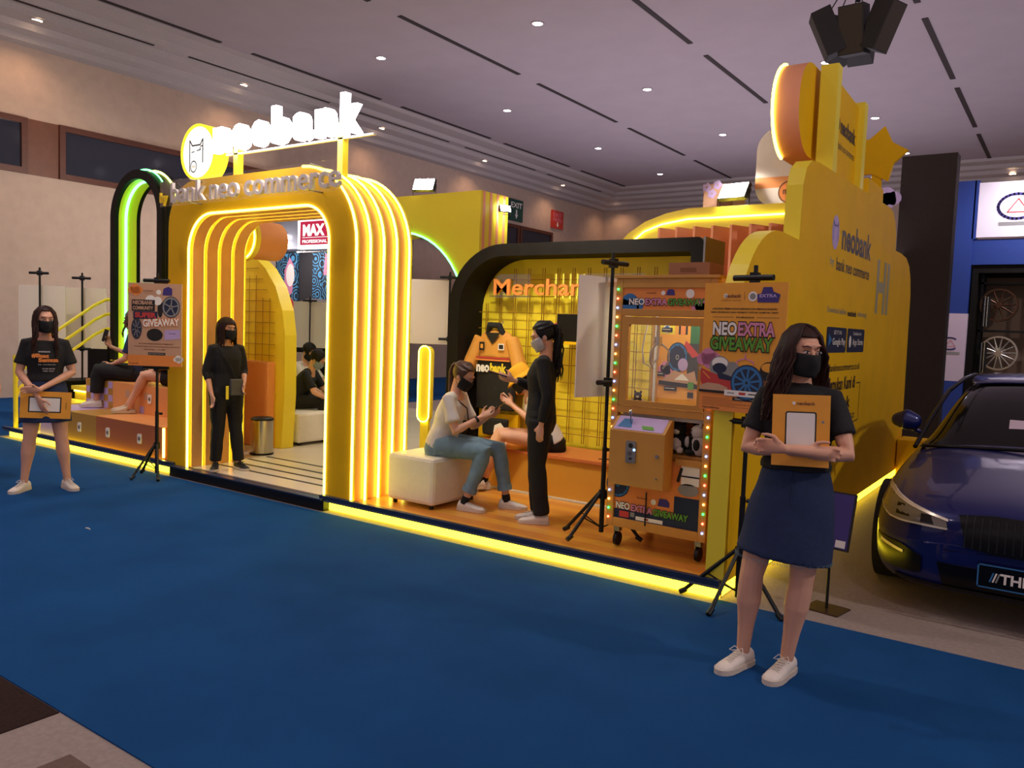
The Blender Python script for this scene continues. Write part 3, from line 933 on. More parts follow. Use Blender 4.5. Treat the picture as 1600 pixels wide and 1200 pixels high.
TERR = mat('terracotta_panel', '#b0623a', .4); AMB = mat('amber_panel', '#b58634', .4)
r = empty('seat_platform', (-8.3, 5.0, .1)); tag(r, 'two level orange seat box with small white emblems beside the stairs', 'bench')
m = MB(); m.box(-9.75, -9.15, 4.50, 4.95, .103, .42, LIL); P_(m, 'lilac_panel', r)
m = MB(); m.box(-9.15, -8.52, 4.50, 4.95, .103, .42, AMB); P_(m, 'amber_panel', r)
m = MB(); m.box(-8.52, -7.26, 4.50, 4.95, .103, .42, TERR); P_(m, 'lower_box', r)
m = MB(); m.box(-8.52, -7.26, 4.50, 4.95, .42, .425, ORG); P_(m, 'orange_top', r)
m = MB(); m.box(-9.60, -7.26, 4.95, 5.32, .103, .74, ORG); P_(m, 'upper_box', r)
m = MB(); F = FRONT(4.949)
for i in range(6):
    for j in range(4):
        if (i + j) % 2 == 0: m.rect(F, -9.58 + i * .095, -9.58 + (i + 1) * .095, .43 + j * .077, .43 + (j + 1) * .077, LIL, .001)
        else: m.rect(F, -9.58 + i * .095, -9.58 + (i + 1) * .095, .43 + j * .077, .43 + (j + 1) * .077, AMB, .001)
for (i, j) in ((12, 2), (13, 1), (14, 3), (15, 0), (16, 2)):
    m2 = MB(); m2.rect(F, -9.58 + i * .095 * 1.0 - .3, -9.58 + i * .095 - .3 + .09, .43 + j * .077, .43 + (j + 1) * .077, LIL if i % 2 else TANP, .001); P_(m2, 'printed_square', r)
P_(m, 'checker_print', r)
for (x, z, y) in ((-8.86, .27, 4.499), (-8.28, .27, 4.499), (-7.68, .27, 4.499), (-7.62, .60, 4.949), (-8.25, .60, 4.949)):
    m = MB(); F = FRONT(y); m.prism(rrect(x - .035, x + .035, z - .05, z + .05, .015, 3), F, 0, .008, WPR); m.disc(F, x, z, .022, GREY, .009); m.disc(F, x, z, .012, BROWNP, .010)
    P_(m, 'emblem', r)
m = MB(); m.tube([(-7.245, 4.49, .13), (-7.245, 4.49, .42)], .012, LEDY, 6); P_(m, 'led_strip', r)
m = MB(); m.tube([(-7.245, 4.94, .43), (-7.245, 4.94, .74)], .012, LEDY, 6); P_(m, 'led_strip', r)

# black cases behind the stairs
m = MB(); m.box(-11.2, -10.75, 5.3, 5.9, 0, .62, BLK).box(-11.18, -10.77, 5.28, 5.3, .3, .34, DKGREY); o = m.build('equipment_case', bevel=.01); tag(o, 'low black equipment case on the carpet behind the stair railing', 'case')
m = MB(); m.box(-11.6, -11.05, 6.0, 6.6, 0, 1.05, BLK).box(-11.4, -11.25, 5.98, 6.0, .5, .6, DKGREY); o = m.build('equipment_case', bevel=.01); tag(o, 'taller black equipment case behind the stair railing', 'case')
GW = mat('green_lit_white_panel', '#dfe9c8', .6)  # white board, the green light on it put into its colour
m = MB(); m.box(-11.75, -11.2, 6.9, 6.95, 0, 2.05, GW); o = m.build('backdrop_screen'); tag(o, 'tall white panel coloured as lit green standing behind the light loop', 'panel')
m = MB(); m.box(-10.6, -10.2, 7.2, 7.23, 0, 1.62, mat('green_banner', '#2fae4a', .6)); o = m.build('banner'); tag(o, 'green banner seen through the light loop', 'banner')

# ================================================================== poster stands
def tripod_stand(loc, rz, label, top=1.99, bot=1.08, legs=(90, 210, 330), spread=.30, group=None, pole=.0125):
    r = empty('poster_stand', loc, rz); tag(r, label, 'stand', group)
    m = MB(); m.tube([(0, 0, .04), (0, 0, .62)], pole + .004, BLKM, 10); m.tube([(0, 0, .6), (0, 0, top)], pole, BLKM, 10); m.build('pole', r)
    for z in (top - .07, bot):
        m = MB(); m.tube([(-.12, -.02, z), (.12, -.02, z)], .017, BLKM, 8).box(-.02, .02, -.03, .02, z - .03, z + .03, BLKM); m.build('clamp_bar', r)
    m = MB(); m.tube([(0, 0, .27), (0, 0, .33)], .028, BLKM, 12); m.build('collar', r)
    m = MB(); m.tube([(.025, 0, .60), (.05, 0, .60)], .012, BLKM, 8); m.build('knob', r)
    for a in legs:
        A = math.radians(a); c, s = math.cos(A), math.sin(A)
        m = MB(); m.tube([(c * .02, s * .02, .31), (c * spread, s * spread, .016)], .012, BLKM, 8); l = m.build('leg', r)
        m = MB(); m.tube([(c * (spread - .03), s * (spread - .03), .038), (c * (spread + .01), s * (spread + .01), .014)], .016, BLKM, 8); m.build('rubber_foot', l)
        m = MB(); m.tube([(0, 0, .07), (c * spread * .55, s * spread * .55, .15)], .005, BLKM, 6); m.build('brace', l)
    return r

def wheel_print(m, F, u, v, R, d, rim, spoke, ns=10, ry=None, hub=None):
    ry = ry or R; k = ry / R
    m.disc(F, u, v, R, NAVYP, d, ry=ry); m.disc(F, u, v, R * .92, rim, d + .0004, ry=ry * .92); m.disc(F, u, v, R * .76, NAVYP, d + .0008, ry=ry * .76)
    for i in range(ns):
        a = 2 * PI * i / ns + .2
        m.line(F, [(u + R * .1 * math.cos(a), v + ry * .1 * math.sin(a)), (u + R * .78 * math.cos(a), v + ry * .78 * math.sin(a))], R * .12, spoke, d + .0012)
    m.disc(F, u, v, R * .18, hub or rim, d + .0016, ry=ry * .18); m.disc(F, u, v, R * .08, BLKP, d + .002, ry=ry * .08)

def outlined(m, s, F, u, v, mt, w_, h_, d, out=BLKP, rot=0, ob=.09):
    m.text(s, F, u, v, out, w=w_ * 1.03, h=h_ * 1.16, bold=ob, d=d, rot=rot)
    m.text(s, F, u, v, mt, w=w_, h=h_, bold=.035, d=d + .0012, rot=rot)

def cloud(m, F, u, v, R, mt, d):
    for (a, b, c) in ((0, 0, 1), (-.8, -.3, .7), (.85, -.25, .75), (.2, -.5, .9)):
        m.disc(F, u + a * R, v + b * R, R * c, mt, d, n=18)

def giveaway_poster(loc, rz, label, W=.50, H=.72):
    r = empty('giveaway_poster', loc, rz); tag(r, label, 'poster')
    F = frame((-W / 2, -.006, 0), (1, 0, 0), (0, 0, 1))
    m = MB(); m.box(-W / 2, W / 2, -.005, .005, 0, H, YORP)
    X = lambda t: t * W; Y = lambda t: t * H
    m.rect(F, 0, W, 0, Y(.20), ORGP, .0006)
    m.text('neobank', F, X(.36), Y(.90), BROWNP, w=X(.2), bold=.03, d=.001); m.text('by bank neo commerce', F, X(.34), Y(.865), BROWNP, w=X(.24), d=.001)
    m.disc(F, X(.27), Y(.90), X(.025), WPR, .001)
    m.line(F, [(X(.5), Y(.87)), (X(.5), Y(.93))], .002, BROWNP, .001)
    m.disc(F, X(.60), Y(.895), X(.055), WPR, .001); m.disc(F, X(.60), Y(.895), X(.035), GREY, .0014)
    m.poly(F, [(X(.66), Y(.85)), (X(.9), Y(.85)), (X(.92), Y(.91)), (X(.84), Y(.93)), (X(.82), Y(.965)), (X(.72), Y(.965)), (X(.7), Y(.92)), (X(.65), Y(.91))], PURP, .0012)
    m.text('EXTRA', F, X(.78), Y(.90), LIL, w=X(.2), h=Y(.025), bold=.03, d=.0018)
    m.text('LAKUKAN PEMBAYARAN BARANG DAN MENGGUNAKAN', F, X(.5), Y(.80), BLKP, w=X(.78), h=Y(.014), bold=.03, d=.001)
    m.text('QRIS NEOBANK DAN NIKMATI UNTUK DAPETIN TIKET', F, X(.5), Y(.772), BLKP, w=X(.82), h=Y(.014), bold=.03, d=.001)
    m.line(F, [(X(.12), Y(.735)), (X(.38), Y(.735))], .002, BLKP, .001); m.line(F, [(X(.66), Y(.735)), (X(.92), Y(.735))], .002, BLKP, .001)
    m.text('DAN MENANGKAN', F, X(.52), Y(.735), BLKP, w=X(.22), h=Y(.013), bold=.02, d=.001)
    outlined(m, 'NEO', F, X(.28), Y(.645), WPR, X(.30), Y(.105), .001)
    outlined(m, 'EXTRA', F, X(.665), Y(.645), PINK, X(.44), Y(.105), .001)
    outlined(m, 'GIVEAWAY', F, X(.49), Y(.53), GRNP, X(.76), Y(.105), .0035)
    # prizes: generic helmets, red car front, blue wheel, shoes
    cloud(m, F, X(.09), Y(.42), X(.10), PINK, .001); cloud(m, F, X(.93), Y(.40), X(.06), YORP, .001)
    m.disc(F, X(.24), Y(.345), X(.13), GREY, .0012, ry=Y(.085)); m.disc(F, X(.24), Y(.335), X(.09), NAVYP, .0016, ry=Y(.04)); m.disc(F, X(.24), Y(.375), X(.1), WPR, .0014, ry=Y(.045)); m.disc(F, X(.40), Y(.33), X(.09), GREY, .0011, ry=Y(.06))
    m.poly(F, [(0, Y(.33)), (X(.12), Y(.30)), (X(.45), Y(.24)), (X(.45), Y(.17)), (X(.02), Y(.2)), (0, Y(.23))], REDP, .0018)
    m.poly(F, [(X(.2), Y(.31)), (X(.42), Y(.27)), (X(.4), Y(.24)), (X(.24), Y(.25))], NAVYP, .0022)
    m.line(F, [(X(.03), Y(.30)), (X(.12), Y(.25))], .008, ORGP, .0022)
    m.disc(F, X(.84), Y(.33), X(.11), BLKP, .0012, ry=Y(.075)); m.disc(F, X(.84), Y(.36), X(.09), YORP, .0016, ry=Y(.035)); m.disc(F, X(.84), Y(.25), X(.1), BROWNP, .0011, ry=Y(.06)); m.disc(F, X(.93), Y(.23), X(.05), WPR, .0015, ry=Y(.05))
    wheel_print(m, F, X(.585), Y(.235), X(.20), .0024, BLUEP, BLUEP, 10)
    m.line(F, [(X(.55), Y(.455)), (X(.55), Y(.42)), (X(.46), Y(.40)), (X(.45), Y(.375))], .007, PINK, .0018); m.line(F, [(X(.55), Y(.42)), (X(.64), Y(.40)), (X(.66), Y(.375))], .007, PINK, .0018)
    m.poly(F, [(0, Y(.15)), (X(.34), Y(.15)), (X(.36), Y(.185)), (X(.25), Y(.21)), (X(.1), Y(.215)), (0, Y(.19))], TANP, .0048); m.line(F, [(0, Y(.148)), (X(.36), Y(.148))], .014, BLKP, .0052)
    m.rect(F, X(.32), X(.86), Y(.125), Y(.17), WPR, .0056); m.line(F, [(X(.36), Y(.148)), (X(.44), Y(.148))], .006, GREY, .006); m.rect(F, X(.5), X(.58), Y(.138), Y(.158), REDP, .006); m.line(F, [(X(.62), Y(.148)), (X(.70), Y(.148))], .006, BLKP, .006); m.disc(F, X(.76), Y(.148), .008, GREY, .006); m.line(F, [(X(.8), Y(.148)), (X(.84), Y(.148))], .006, GREY, .006)
    m.rect(F, X(.42), X(.86), Y(.09), Y(.115), BLKP, .0012); m.text('PERIODE 1 - 9 SEPTEMBER', F, X(.64), Y(.103), WPR, w=X(.38), h=Y(.010), d=.0018)
    for i in range(8): m.line(F, [(X(.04), Y(.10 - i * .009)), (X(.38 + .4 * ((i * 37) % 10) / 10), Y(.10 - i * .009))], .0016, BROWNP, .001)
    m.text('SYARAT & KETENTUAN', F, X(.04), Y(.018), BLKP, w=X(.22), h=Y(.013), bold=.04, d=.001, align='l')
    m.build('poster_board', r)
    return r

def super_poster(loc, rz, label, W=.50, H=.76):
    r = empty('giveaway_poster', loc, rz); tag(r, label, 'poster')
    F = frame((-W / 2, -.006, 0), (1, 0, 0), (0, 0, 1))
    m = MB(); m.box(-W / 2, W / 2, -.005, .005, 0, H, TANP)
    X = lambda t: t * W; Y = lambda t: t * H
    m.rect(F, 0, W, 0, Y(.13), ORGP, .0006); cloud(m, F, X(.13), Y(.93), X(.09), ORGP, .001); cloud(m, F, X(.94), Y(.10), X(.06), WPR, .001)
    m.text('neobank', F, X(.38), Y(.91), BROWNP, w=X(.18), d=.001); m.line(F, [(X(.3), Y(.88)), (X(.5), Y(.88))], .002, BROWNP, .001); m.disc(F, X(.57), Y(.895), X(.045), WPR, .001)
    m.poly(F, [(X(.64), Y(.86)), (X(.82), Y(.86)), (X(.82), Y(.94)), (X(.75), Y(.965)), (X(.66), Y(.94))], PURP, .001)
    m.disc(F, X(.42), Y(.79), X(.10), WPR, .0008); m.disc(F, X(.55), Y(.79), X(.08), WPR, .0009)
    m.rect(F, X(.07), X(.50), Y(.665), Y(.80), BLKP, .0022)
    outlined(m, 'NEOBANK', F, X(.28), Y(.765), TANP, X(.38), Y(.05), .003); outlined(m, 'COMMUNITY', F, X(.28), Y(.70), TANP, X(.38), Y(.045), .003)
    wheel_print(m, F, X(.80), Y(.72), X(.17), .001, GREY, GREY, 5, ry=Y(.13)); m.disc(F, X(.60), Y(.70), X(.05), BLKP, .0008, ry=Y(.11))
    m.rect(F, X(.10), X(.55), Y(.57), Y(.66), NAVYP, .003); m.text('SUPER', F, X(.33), Y(.615), REDP, w=X(.4), h=Y(.065), bold=.05, d=.004)
    m.rect(F, X(.24), X(.97), Y(.465), Y(.565), PURP, .004, ) if False else None
    outlined(m, 'GIVEAWAY', F, X(.62), Y(.53), WPR, X(.68), Y(.09), .0045, out=ORGP, rot=.06)
    wheel_print(m, F, X(.16), Y(.45), X(.10), .001, DKGREY, GREY, 8, ry=Y(.13))
    m.disc(F, X(.5), Y(.38), X(.15), BLKP, .0014, ry=Y(.075)); m.rect(F, X(.38), X(.62), Y(.33), Y(.38), BLKP, .0015)
    m.poly(F, [(X(.68), Y(.32)), (X(.97), Y(.34)), (X(.97), Y(.45)), (X(.68), Y(.44))], LIL, .001); m.text('E-money', F, X(.83), Y(.40), PURP, w=X(.12), d=.0016)
    for i, (a, b) in enumerate(((.2, .85), (.12, .97), (.3, .7))): m.text(('IKUT INSTAGRAM NEOBANK COMMUNITY', 'DAN JADI PEMENANG PROGRAM SUPER GIVEAWAY', 'PERIODE 1 - 9 SEP')[i], F, X((a + b) / 2), Y(.27 - i * .035), BROWNP, w=X(b - a), h=Y(.016), bold=.02, d=.001)
    m.rect(F, X(.38), X(.70), Y(.135), Y(.165), BLKP, .001); m.text('@neobank.indonesia', F, X(.54), Y(.15), WPR, w=X(.28), h=Y(.012), d=.0016)
    m.text('INFO LEBIH LANJUT', F, X(.02), Y(.025), BLKP, w=X(.18), h=Y(.014), bold=.04, d=.001, align='l')
    m.build('poster_board', r)
    return r

def blank_board(loc, rz, label, W=.6, H=.8):
    r = empty('poster_board', loc, rz); tag(r, label, 'poster', None)
    m = MB(); m.box(-W / 2, W / 2, -.005, .005, 0, H, CREAM); m.build('board', r, bevel=.001)
    return r

a_ = math.atan2(-.17, .985)
tripod_stand((-1.49, 4.47, 0), a_, 'black tripod stand holding the orange giveaway poster behind the right woman', top=1.92, bot=1.045, legs=(200, 345, 272), spread=.32)
giveaway_poster((-1.52, 4.405, 1.10), a_, 'orange poster reading NEO EXTRA GIVEAWAY on the right stand')
tripod_stand((-6.985, 4.26, 0.006), .55, 'thin black tripod stand on the blue carpet left of the arch', top=1.90, bot=1.03, legs=(150, 300, 235), spread=.24)
super_poster((-6.965, 4.225, 1.05), .58, 'tan poster reading SUPER GIVEAWAY on the left stand')
a2 = math.atan2(.97, .25)
tripod_stand((-2.56, 4.80, .125), a2, 'black tripod stand with its back to the camera left of the claw machine', top=1.92, bot=1.06, legs=(110, 170, 300), spread=.27)
blank_board((-2.605, 4.81, 1.085), a2, 'white back of a poster held beside the claw machine', W=.52)
tripod_stand((-10.87, 5.02, .006), .62, 'black stand behind the left woman, leftmost of the rear poster stands', top=2.06, bot=1.06)
blank_board((-10.899, 5.061, 1.04), .62, 'cream back of a poster at the far left behind the left woman')
tripod_stand((-10.80, 5.52, .006), .62, 'black stand behind the stair railing, right neighbour of the leftmost one', top=2.03, bot=1.03)
blank_board((-10.829, 5.561, 1.04), .62, 'cream back of a poster between the leftmost one and the light loop')
tripod_stand((-10.94, 9.51, 0.006), .62, 'black stand seen through the arch behind the seated men', top=1.92, bot=1.0)
blank_board((-10.969, 9.551, 1.04), .62, 'cream back of a poster seen through the arch')
tripod_stand((-6.42, 7.8, .1), .6, 'black stand between the arch and the black display frame', top=2.08, bot=1.25)
blank_board((-6.66, 7.70, 1.28), .6, 'cream back of a poster between the arch and the black frame', W=.5)

# small tilted sign on a flat foot, right
r = empty('floor_sign', (-1.06, 4.72, 0), -.18); tag(r, 'small purple sign on a thin post with flat foot behind the right woman', 'sign')
m = MB(); m.box(-.10, .10, -.09, .09, 0, .008, mat('bronze_plate', '#4a3a2a', .4, metal=.5)); m.build('base_plate', r)
m = MB(); m.tube([(0, 0, .006), (0, 0, .44)], .009, BLKM, 8); m.build('post', r)
m = MB(Matrix.Translation((0, -.02, .52)) @ Matrix.Rotation(-.25, 4, 'X')); m.box(-.125, .125, -.006, .006, -.16, .16, BLKP); F = frame((0, -.0065, 0), (1, 0, 0), (0, 0, 1))
m.rect(F, -.115, .115, -.15, .15, PURP, .0005); m.rect(F, .05, .105, -.145, -.105, WPR, .001); m.build('sign_panel', r)

# ================================================================== ottomans, table, bin
LEATH = mat('white_leatherette', '#e6ded0', .38, var=.03, bump=.08, bscale=60)
def ottoman(x0, x1, y0, y1, z0, z1, label):
    r = empty('ottoman', ((x0 + x1) / 2, (y0 + y1) / 2, z0)); tag(r, label, 'ottoman')
    m = MB(); m.box(x0, x1, y0, y1, z0 + .03, z1, LEATH); P_(m, 'cushion_body', r, bevel=.03)
    for a in (x0 + .05, x1 - .05):
        for b in (y0 + .05, y1 - .05):
            m = MB(); m.cyl((a, b, z0), (a, b, z0 + .035), .018, BLKM, 10); P_(m, 'foot', r)
ottoman(-4.44, -3.96, 4.68, 5.28, .10, .50, 'white padded ottoman right of the arch with the jeans girl on it')
ottoman(-7.92, -7.12, 6.05, 6.75, .10, .47, 'long white bench seat seen through the arch')
ottoman(-8.9, -8.2, 8.2, 8.9, .10, .47, 'white seat beside the small gold table seen through the arch')
r = empty('side_table', (-9.0, 8.5, .1)); tag(r, 'small gold legged side table with a bottle seen through the arch', 'table')
GOLD = mat('gold_metal', '#b78d2e', .3, metal=.9)
m = MB(); m.box(-9.45, -8.95, 7.95, 8.35, .66, .68, BROWNP); P_(m, 'table_top', r)
for (a, b) in ((-9.43, 7.97), (-8.97, 7.97), (-9.43, 8.33), (-8.97, 8.33)):
    m = MB(); m.cyl((a, b, .1), (a, b, .66), .012, GOLD, 8); P_(m, 'leg', r)
m = MB(); m.tube([(-9.3, 8.1, .68), (-9.3, 8.1, .80), (-9.3, 8.1, .83), (-9.3, 8.1, .87)], [.03, .03, .012, .012], WHT, 12); o = m.build('bottle'); tag(o, 'small clear bottle standing on the gold side table', 'bottle')
r = empty('pedal_bin', (-6.97, 5.44, .1)); tag(r, 'small stainless steel pedal bin beside the partition', 'bin')
m = MB(); m.tube([(-6.97, 5.44, .11), (-6.97, 5.44, .12), (-6.97, 5.44, .46)], [.112, .115, .115], STEEL, 32); P_(m, 'bin_body', r)
m = MB(); m.tube([(-6.97, 5.44, .46), (-6.97, 5.44, .475), (-6.97, 5.44, .49), (-6.97, 5.44, .497)], [.118, .120, .10, .05], BLKM, 32); P_(m, 'lid', r)
m = MB(); m.tube([(-6.97, 5.44, .10), (-6.97, 5.44, .118)], .12, BLKM, 32); m.box(-7.0, -6.94, 5.30, 5.36, .112, .122, BLKM); P_(m, 'base_ring', r)
m = MB(); m.tube([(-4.4, 5.95, .47), (-4.28, 6.0, .472), (-4.18, 5.95, .47)], [.02, .03, .01], WHT, 8, flat=.3); 
o = m.build('crumpled_paper'); tag(o, 'crumpled white paper lying at the left end of the orange bench', 'paper')
r = empty('controller', (-3.0, 5.88, .467), .3); tag(r, 'small white gadget with a cable on the orange bench behind the stand', 'gadget')
m = MB(); m.box(-.06, .06, -.03, .03, 0, .03, WHT); m.build('body', r, bevel=.006)
m = MB(); m.box(-.03, .03, -.02, .02, .03, .036, DKGREY); m.build('buttons', r)
m = MB(); m.tube([(-.06, 0, .01), (-.12, .03, .005), (-.17, 0, .005)], .004, BLKM, 6); m.build('cable', r)
m = MB(); m.tube([(-5.63, 2.9, .008), (-5.60, 2.905, .01), (-5.57, 2.90, .008)], .006, WHT, 6, flat=.4); o = m.build('paper_scrap'); tag(o, 'tiny scrap of white paper lying on the blue carpet', 'paper')

# glowing yellow cut-out behind the white ottoman
m = MB(); m.prism(rrect(-5.12, -4.98, .6, 1.32, .065, 6), FRONT(5.80), 0, -.05, YEL2); m.box(-5.10, -5.0, 5.81, 5.84, .1, .62, YEL2)
m.tube([(p[0], 5.79, p[1]) for p in rrect(-5.12, -4.98, .6, 1.32, .065, 6)], .007, LEDY, 6, closed=True)
o = m.build('light_cutout'); tag(o, 'plain yellow rounded cut-out with lit outline between arch and black frame', 'light')

# ================================================================== racing jacket on the grid
r = empty('racing_jacket', (-4.52, 6.24, .66)); tag(r, 'yellow and black racing jacket hanging on the wire grid', 'jacket')
JY = mat('jacket_amber_cloth', '#d9973a', .7, bump=.2, bscale=30); JB = mat('jacket_black_cloth', '#14110f', .75, bump=.2, bscale=30)
def hull(pts, mt, name, parent=r, vox=.012, disp=.006):
    mb = MB()
    for p in pts: mb.tube(*p[:2], mt, 12, **(p[2] if len(p) > 2 else {}))
    P_(remesh(mb, vox, 3, disp, 9), name, parent)
S_ = {'side': (1, 0, 0)}
hull([([(-4.50, 6.20, .74), (-4.50, 6.20, 1.0), (-4.51, 6.20, 1.24)], [(.235, .05), (.235, .06), (.24, .06)], S_)], JB, 'jacket_body')
hull([([(-4.51, 6.20, 1.235), (-4.51, 6.20, 1.36), (-4.51, 6.20, 1.46), (-4.51, 6.21, 1.50)], [(.23, .062), (.235, .06), (.17, .05), (.09, .04)], S_)], JY, 'jacket_yoke')
hull([([(-4.69, 6.20, 1.42), (-4.80, 6.15, 1.12), (-4.86, 6.08, .86)], [.068, .075, .062])], JY, 'sleeve')
hull([([(-4.33, 6.20, 1.42), (-4.22, 6.17, 1.18), (-4.15, 6.13, .92)], [.068, .072, .058])], JY, 'sleeve')
hull([([(-4.865, 6.08, .85), (-4.85, 6.07, .74)], [.064, .055])], JB, 'cuff')
hull([([(-4.60, 6.19, 1.44), (-4.56, 6.16, 1.54), (-4.46, 6.16, 1.54), (-4.41, 6.19, 1.44)], [.03, .035, .035, .03])], JB, 'collar')
m = MB(); F = FRONT(6.128)
m.text('neo', F, -4.61, 1.13, WPR, w=.155, h=.07, bold=.05, d=0); m.text('bank', F, -4.43, 1.14, YEL2, w=.19, h=.09, bold=.05, d=0)
m.rect(F, -4.72, -4.30, 1.225, 1.24, REDP, 0); m.rect(F, -4.72, -4.30, 1.205, 1.22, ORGP, 0)
m.rect(F, -4.44, -4.37, 1.31, 1.37, WPR, 0); m.rect(F, -4.43, -4.38, 1.32, 1.36, BLKP, .001); m.poly(F, [(-4.60, 1.47), (-4.42, 1.47), (-4.51, 1.36)], BLKP, -.002); m.rect(F, -4.66, -4.60, 1.3, 1.38, BLKP, 0); m.rect(F, -4.645, -4.615, 1.32, 1.36, YORP, .001)
P_(m, 'printed_logos', r)
m = MB(); m.tube([(-4.5, 6.25, 1.5), (-4.5, 6.27, 1.56), (-4.5, 6.29, 1.585)], .004, CHROME, 6); P_(m, 'hanger_hook', r)
r = empty('printed_shirt', (-4.47, 6.2, .47)); tag(r, 'black shirt with white print hanging in a yellow frame below the jacket', 'shirt')
m = MB(); m.box(-4.72, -4.26, 6.24, 6.28, .47, .70, YEL); P_(m, 'display_board', r)
hull([([(-4.47, 6.17, .50), (-4.47, 6.17, .66)], [(.15, .035), (.16, .035)], S_)], JB, 'shirt_body', r)
m = MB(); F = FRONT(6.128); m.poly(F, [(-4.46, .53), (-4.36, .52), (-4.33, .58), (-4.38, .63), (-4.45, .60)], WPR, 0); P_(m, 'shirt_print', r)
# ================================================================== claw machine
CAB = mat('amber_cabinet_wood', '#c98f3c', .4, var=.06, vscale=6)
r = empty('claw_machine', (-2.14, 5.05, .1)); tag(r, 'amber claw machine full of plush toys with coloured bulbs', 'claw machine')
X0, X1, Y0, Y1 = -2.49, -1.80, 4.73, 5.36
Zb, Zt = .24, 1.87
for (a, b) in ((X0, Y0), (X1 - .05, Y0), (X0, Y1 - .05), (X1 - .05, Y1 - .05)):
    m = MB(); m.box(a, a + .05, b, b + .05, Zb, Zt, CAB); P_(m, 'corner_post', r, bevel=.004)
def cabbox(nm, *a, mt=CAB, bv=.003):
    m = MB(); m.box(*a, mt); return P_(m, nm, r, bevel=bv)
cabbox('bottom_rail', X0 + .05, X1 - .05, Y0, Y0 + .04, Zb, Zb + .06)
cabbox('base_board', X0 + .01, X1 - .01, Y0 + .04, Y1 - .01, Zb, Zb + .03)
cabbox('top_board', X0 - .01, X1 + .01, Y0 - .01, Y1, Zt, Zt + .02)
cabbox('top_rail', X0 + .05, X1 - .05, Y0, Y0 + .04, Zt - .06, Zt)
cabbox('middle_rail', X0 + .05, X1 - .05, Y0, Y0 + .04, 1.63, 1.675)
cabbox('middle_rail', X0 + .05, X1 - .05, Y0, Y0 + .05, 1.00, 1.045)
cabbox('prize_shelf', X0 + .01, X1 - .01, Y0 + .05, Y1 - .01, .72, .76)
cabbox('right_rail', -2.02, X1 - .05, Y0, Y0 + .04, .70, .74)
cabbox('side_trim', X0, X0 + .02, Y0 + .05, Y1 - .05, Zb, .98)
cabbox('side_trim', X1 - .02, X1, Y0 + .05, Y1 - .05, Zb, .98)
cabbox('back_wall', X0 + .05, X1 - .05, Y1 - .03, Y1, Zb, Zt)
# glass door frame
m = MB(); F = FRONT(Y0 - .004)
o_ = rrect(X0 + .055, X1 - .055, 1.05, 1.625, .006, 2); i_ = rrect(X0 + .105, X1 - .10, 1.085, 1.575, .006, 2)
m.ring(o_, i_, F, 0, -.03, CAB, closed=True, smooth=False); P_(m, 'glass_door_frame', r)
m = MB(); m.box(X0 + .10, X1 - .095, Y0 + .012, Y0 + .016, 1.08, 1.58, GLS); P_(m, 'front_glass', r)
m = MB(); m.cyl((X1 - .078, Y0 - .012, 1.32), (X1 - .078, Y0 + .005, 1.32), .012, STEEL, 12); P_(m, 'door_lock', r)
m = MB(); m.box(X0 + .005, X0 + .009, Y0 + .05, Y1 - .05, 1.0, 1.8, GLS); P_(m, 'side_glass', r)
# header sign
m = MB(); F = FRONT(Y0 + .006); m.box(X0 + .05, X1 - .05, Y0 + .007, Y0 + .03, 1.675, 1.81, ORGP)
W_ = X1 - X0 - .1; u0 = X0 + .05
cloud(m, F, u0 + .05, 1.715, .06, BLUEP, .001); m.rect(F, u0, u0 + .10, 1.675, 1.70, BLUEP, .0012); cloud(m, F, u0 + W_ - .05, 1.70, .045, PINK, .0011)
outlined(m, 'NEO', F, u0 + .10, 1.722, WPR, .11, .042, .002); outlined(m, 'EXTRA', F, u0 + .235, 1.722, PINK, .15, .042, .002); outlined(m, 'GIVEAWAY', F, u0 + .435, 1.722, GRNP, .24, .042, .002)
m.text('neobank', F, u0 + .20, 1.78, BROWNP, w=.07, d=.001); m.poly(F, [(u0 + .30, 1.765), (u0 + .36, 1.765), (u0 + .355, 1.79), (u0 + .345, 1.802), (u0 + .315, 1.802), (u0 + .305, 1.79)], PURP, .001); m.disc(F, u0 + .28, 1.778, .014, WPR, .001)
m.disc(F, u0 + .46, 1.775, .028, WPR, .001)
P_(m, 'header_sign', r)
# interior print, claw and light
m = MB(); F = FRONT(Y1 - .032) @ Matrix.Translation((-2.46 + 2.30 * .74, 0, 0)) @ Matrix.Diagonal((.74, 1, 1, 1)); m.rect(F, -2.30, X1 - .055, 1.02, 1.60, YORP, .001)
m.rect(F, -2.30, -2.12, 1.52, 1.60, YEL2, .002); m.disc(F, -2.2, 1.56, .035, WPR, .003); m.disc(F, -2.2, 1.56, .025, BLUEP, .0035, ry=.018)
m.rect(F, -2.08, -1.99, 1.52, 1.60, BLKP, .002); m.rect(F, -2.06, -2.01, 1.52, 1.60, ORGP, .003); m.rect(F, -1.96, X1 - .055, 1.46, 1.60, mat('dark_green_print', '#2c6a3c', .5), .002)
m.rect(F, -1.98, X1 - .055, 1.20, 1.46, DKGREY, .002); m.poly(F, [(-2.0, 1.48), (-1.86, 1.38), (-1.93, 1.36), (-2.02, 1.44)], REDP, .003)
cloud(m, F, -2.20, 1.28, .05, PINK, .002)
wheel_print(m, F, -2.08, 1.36, .105, .004, BLUEP, NAVYP, 11, hub=GREY)
m.disc(F, -2.02, 1.31, .05, LIL, .0065, ry=.045)
m.poly(F, [(-2.25, 1.18), (-2.1, 1.27), (-2.0, 1.24), (-1.9, 1.27), (-1.87, 1.18)], TANP, .007); m.line(F, [(-2.25, 1.175), (-1.87, 1.16)], .03, BLKP, .0075); m.poly(F, [(-2.1, 1.2), (-2.02, 1.25), (-1.95, 1.2)], WPR, .008)
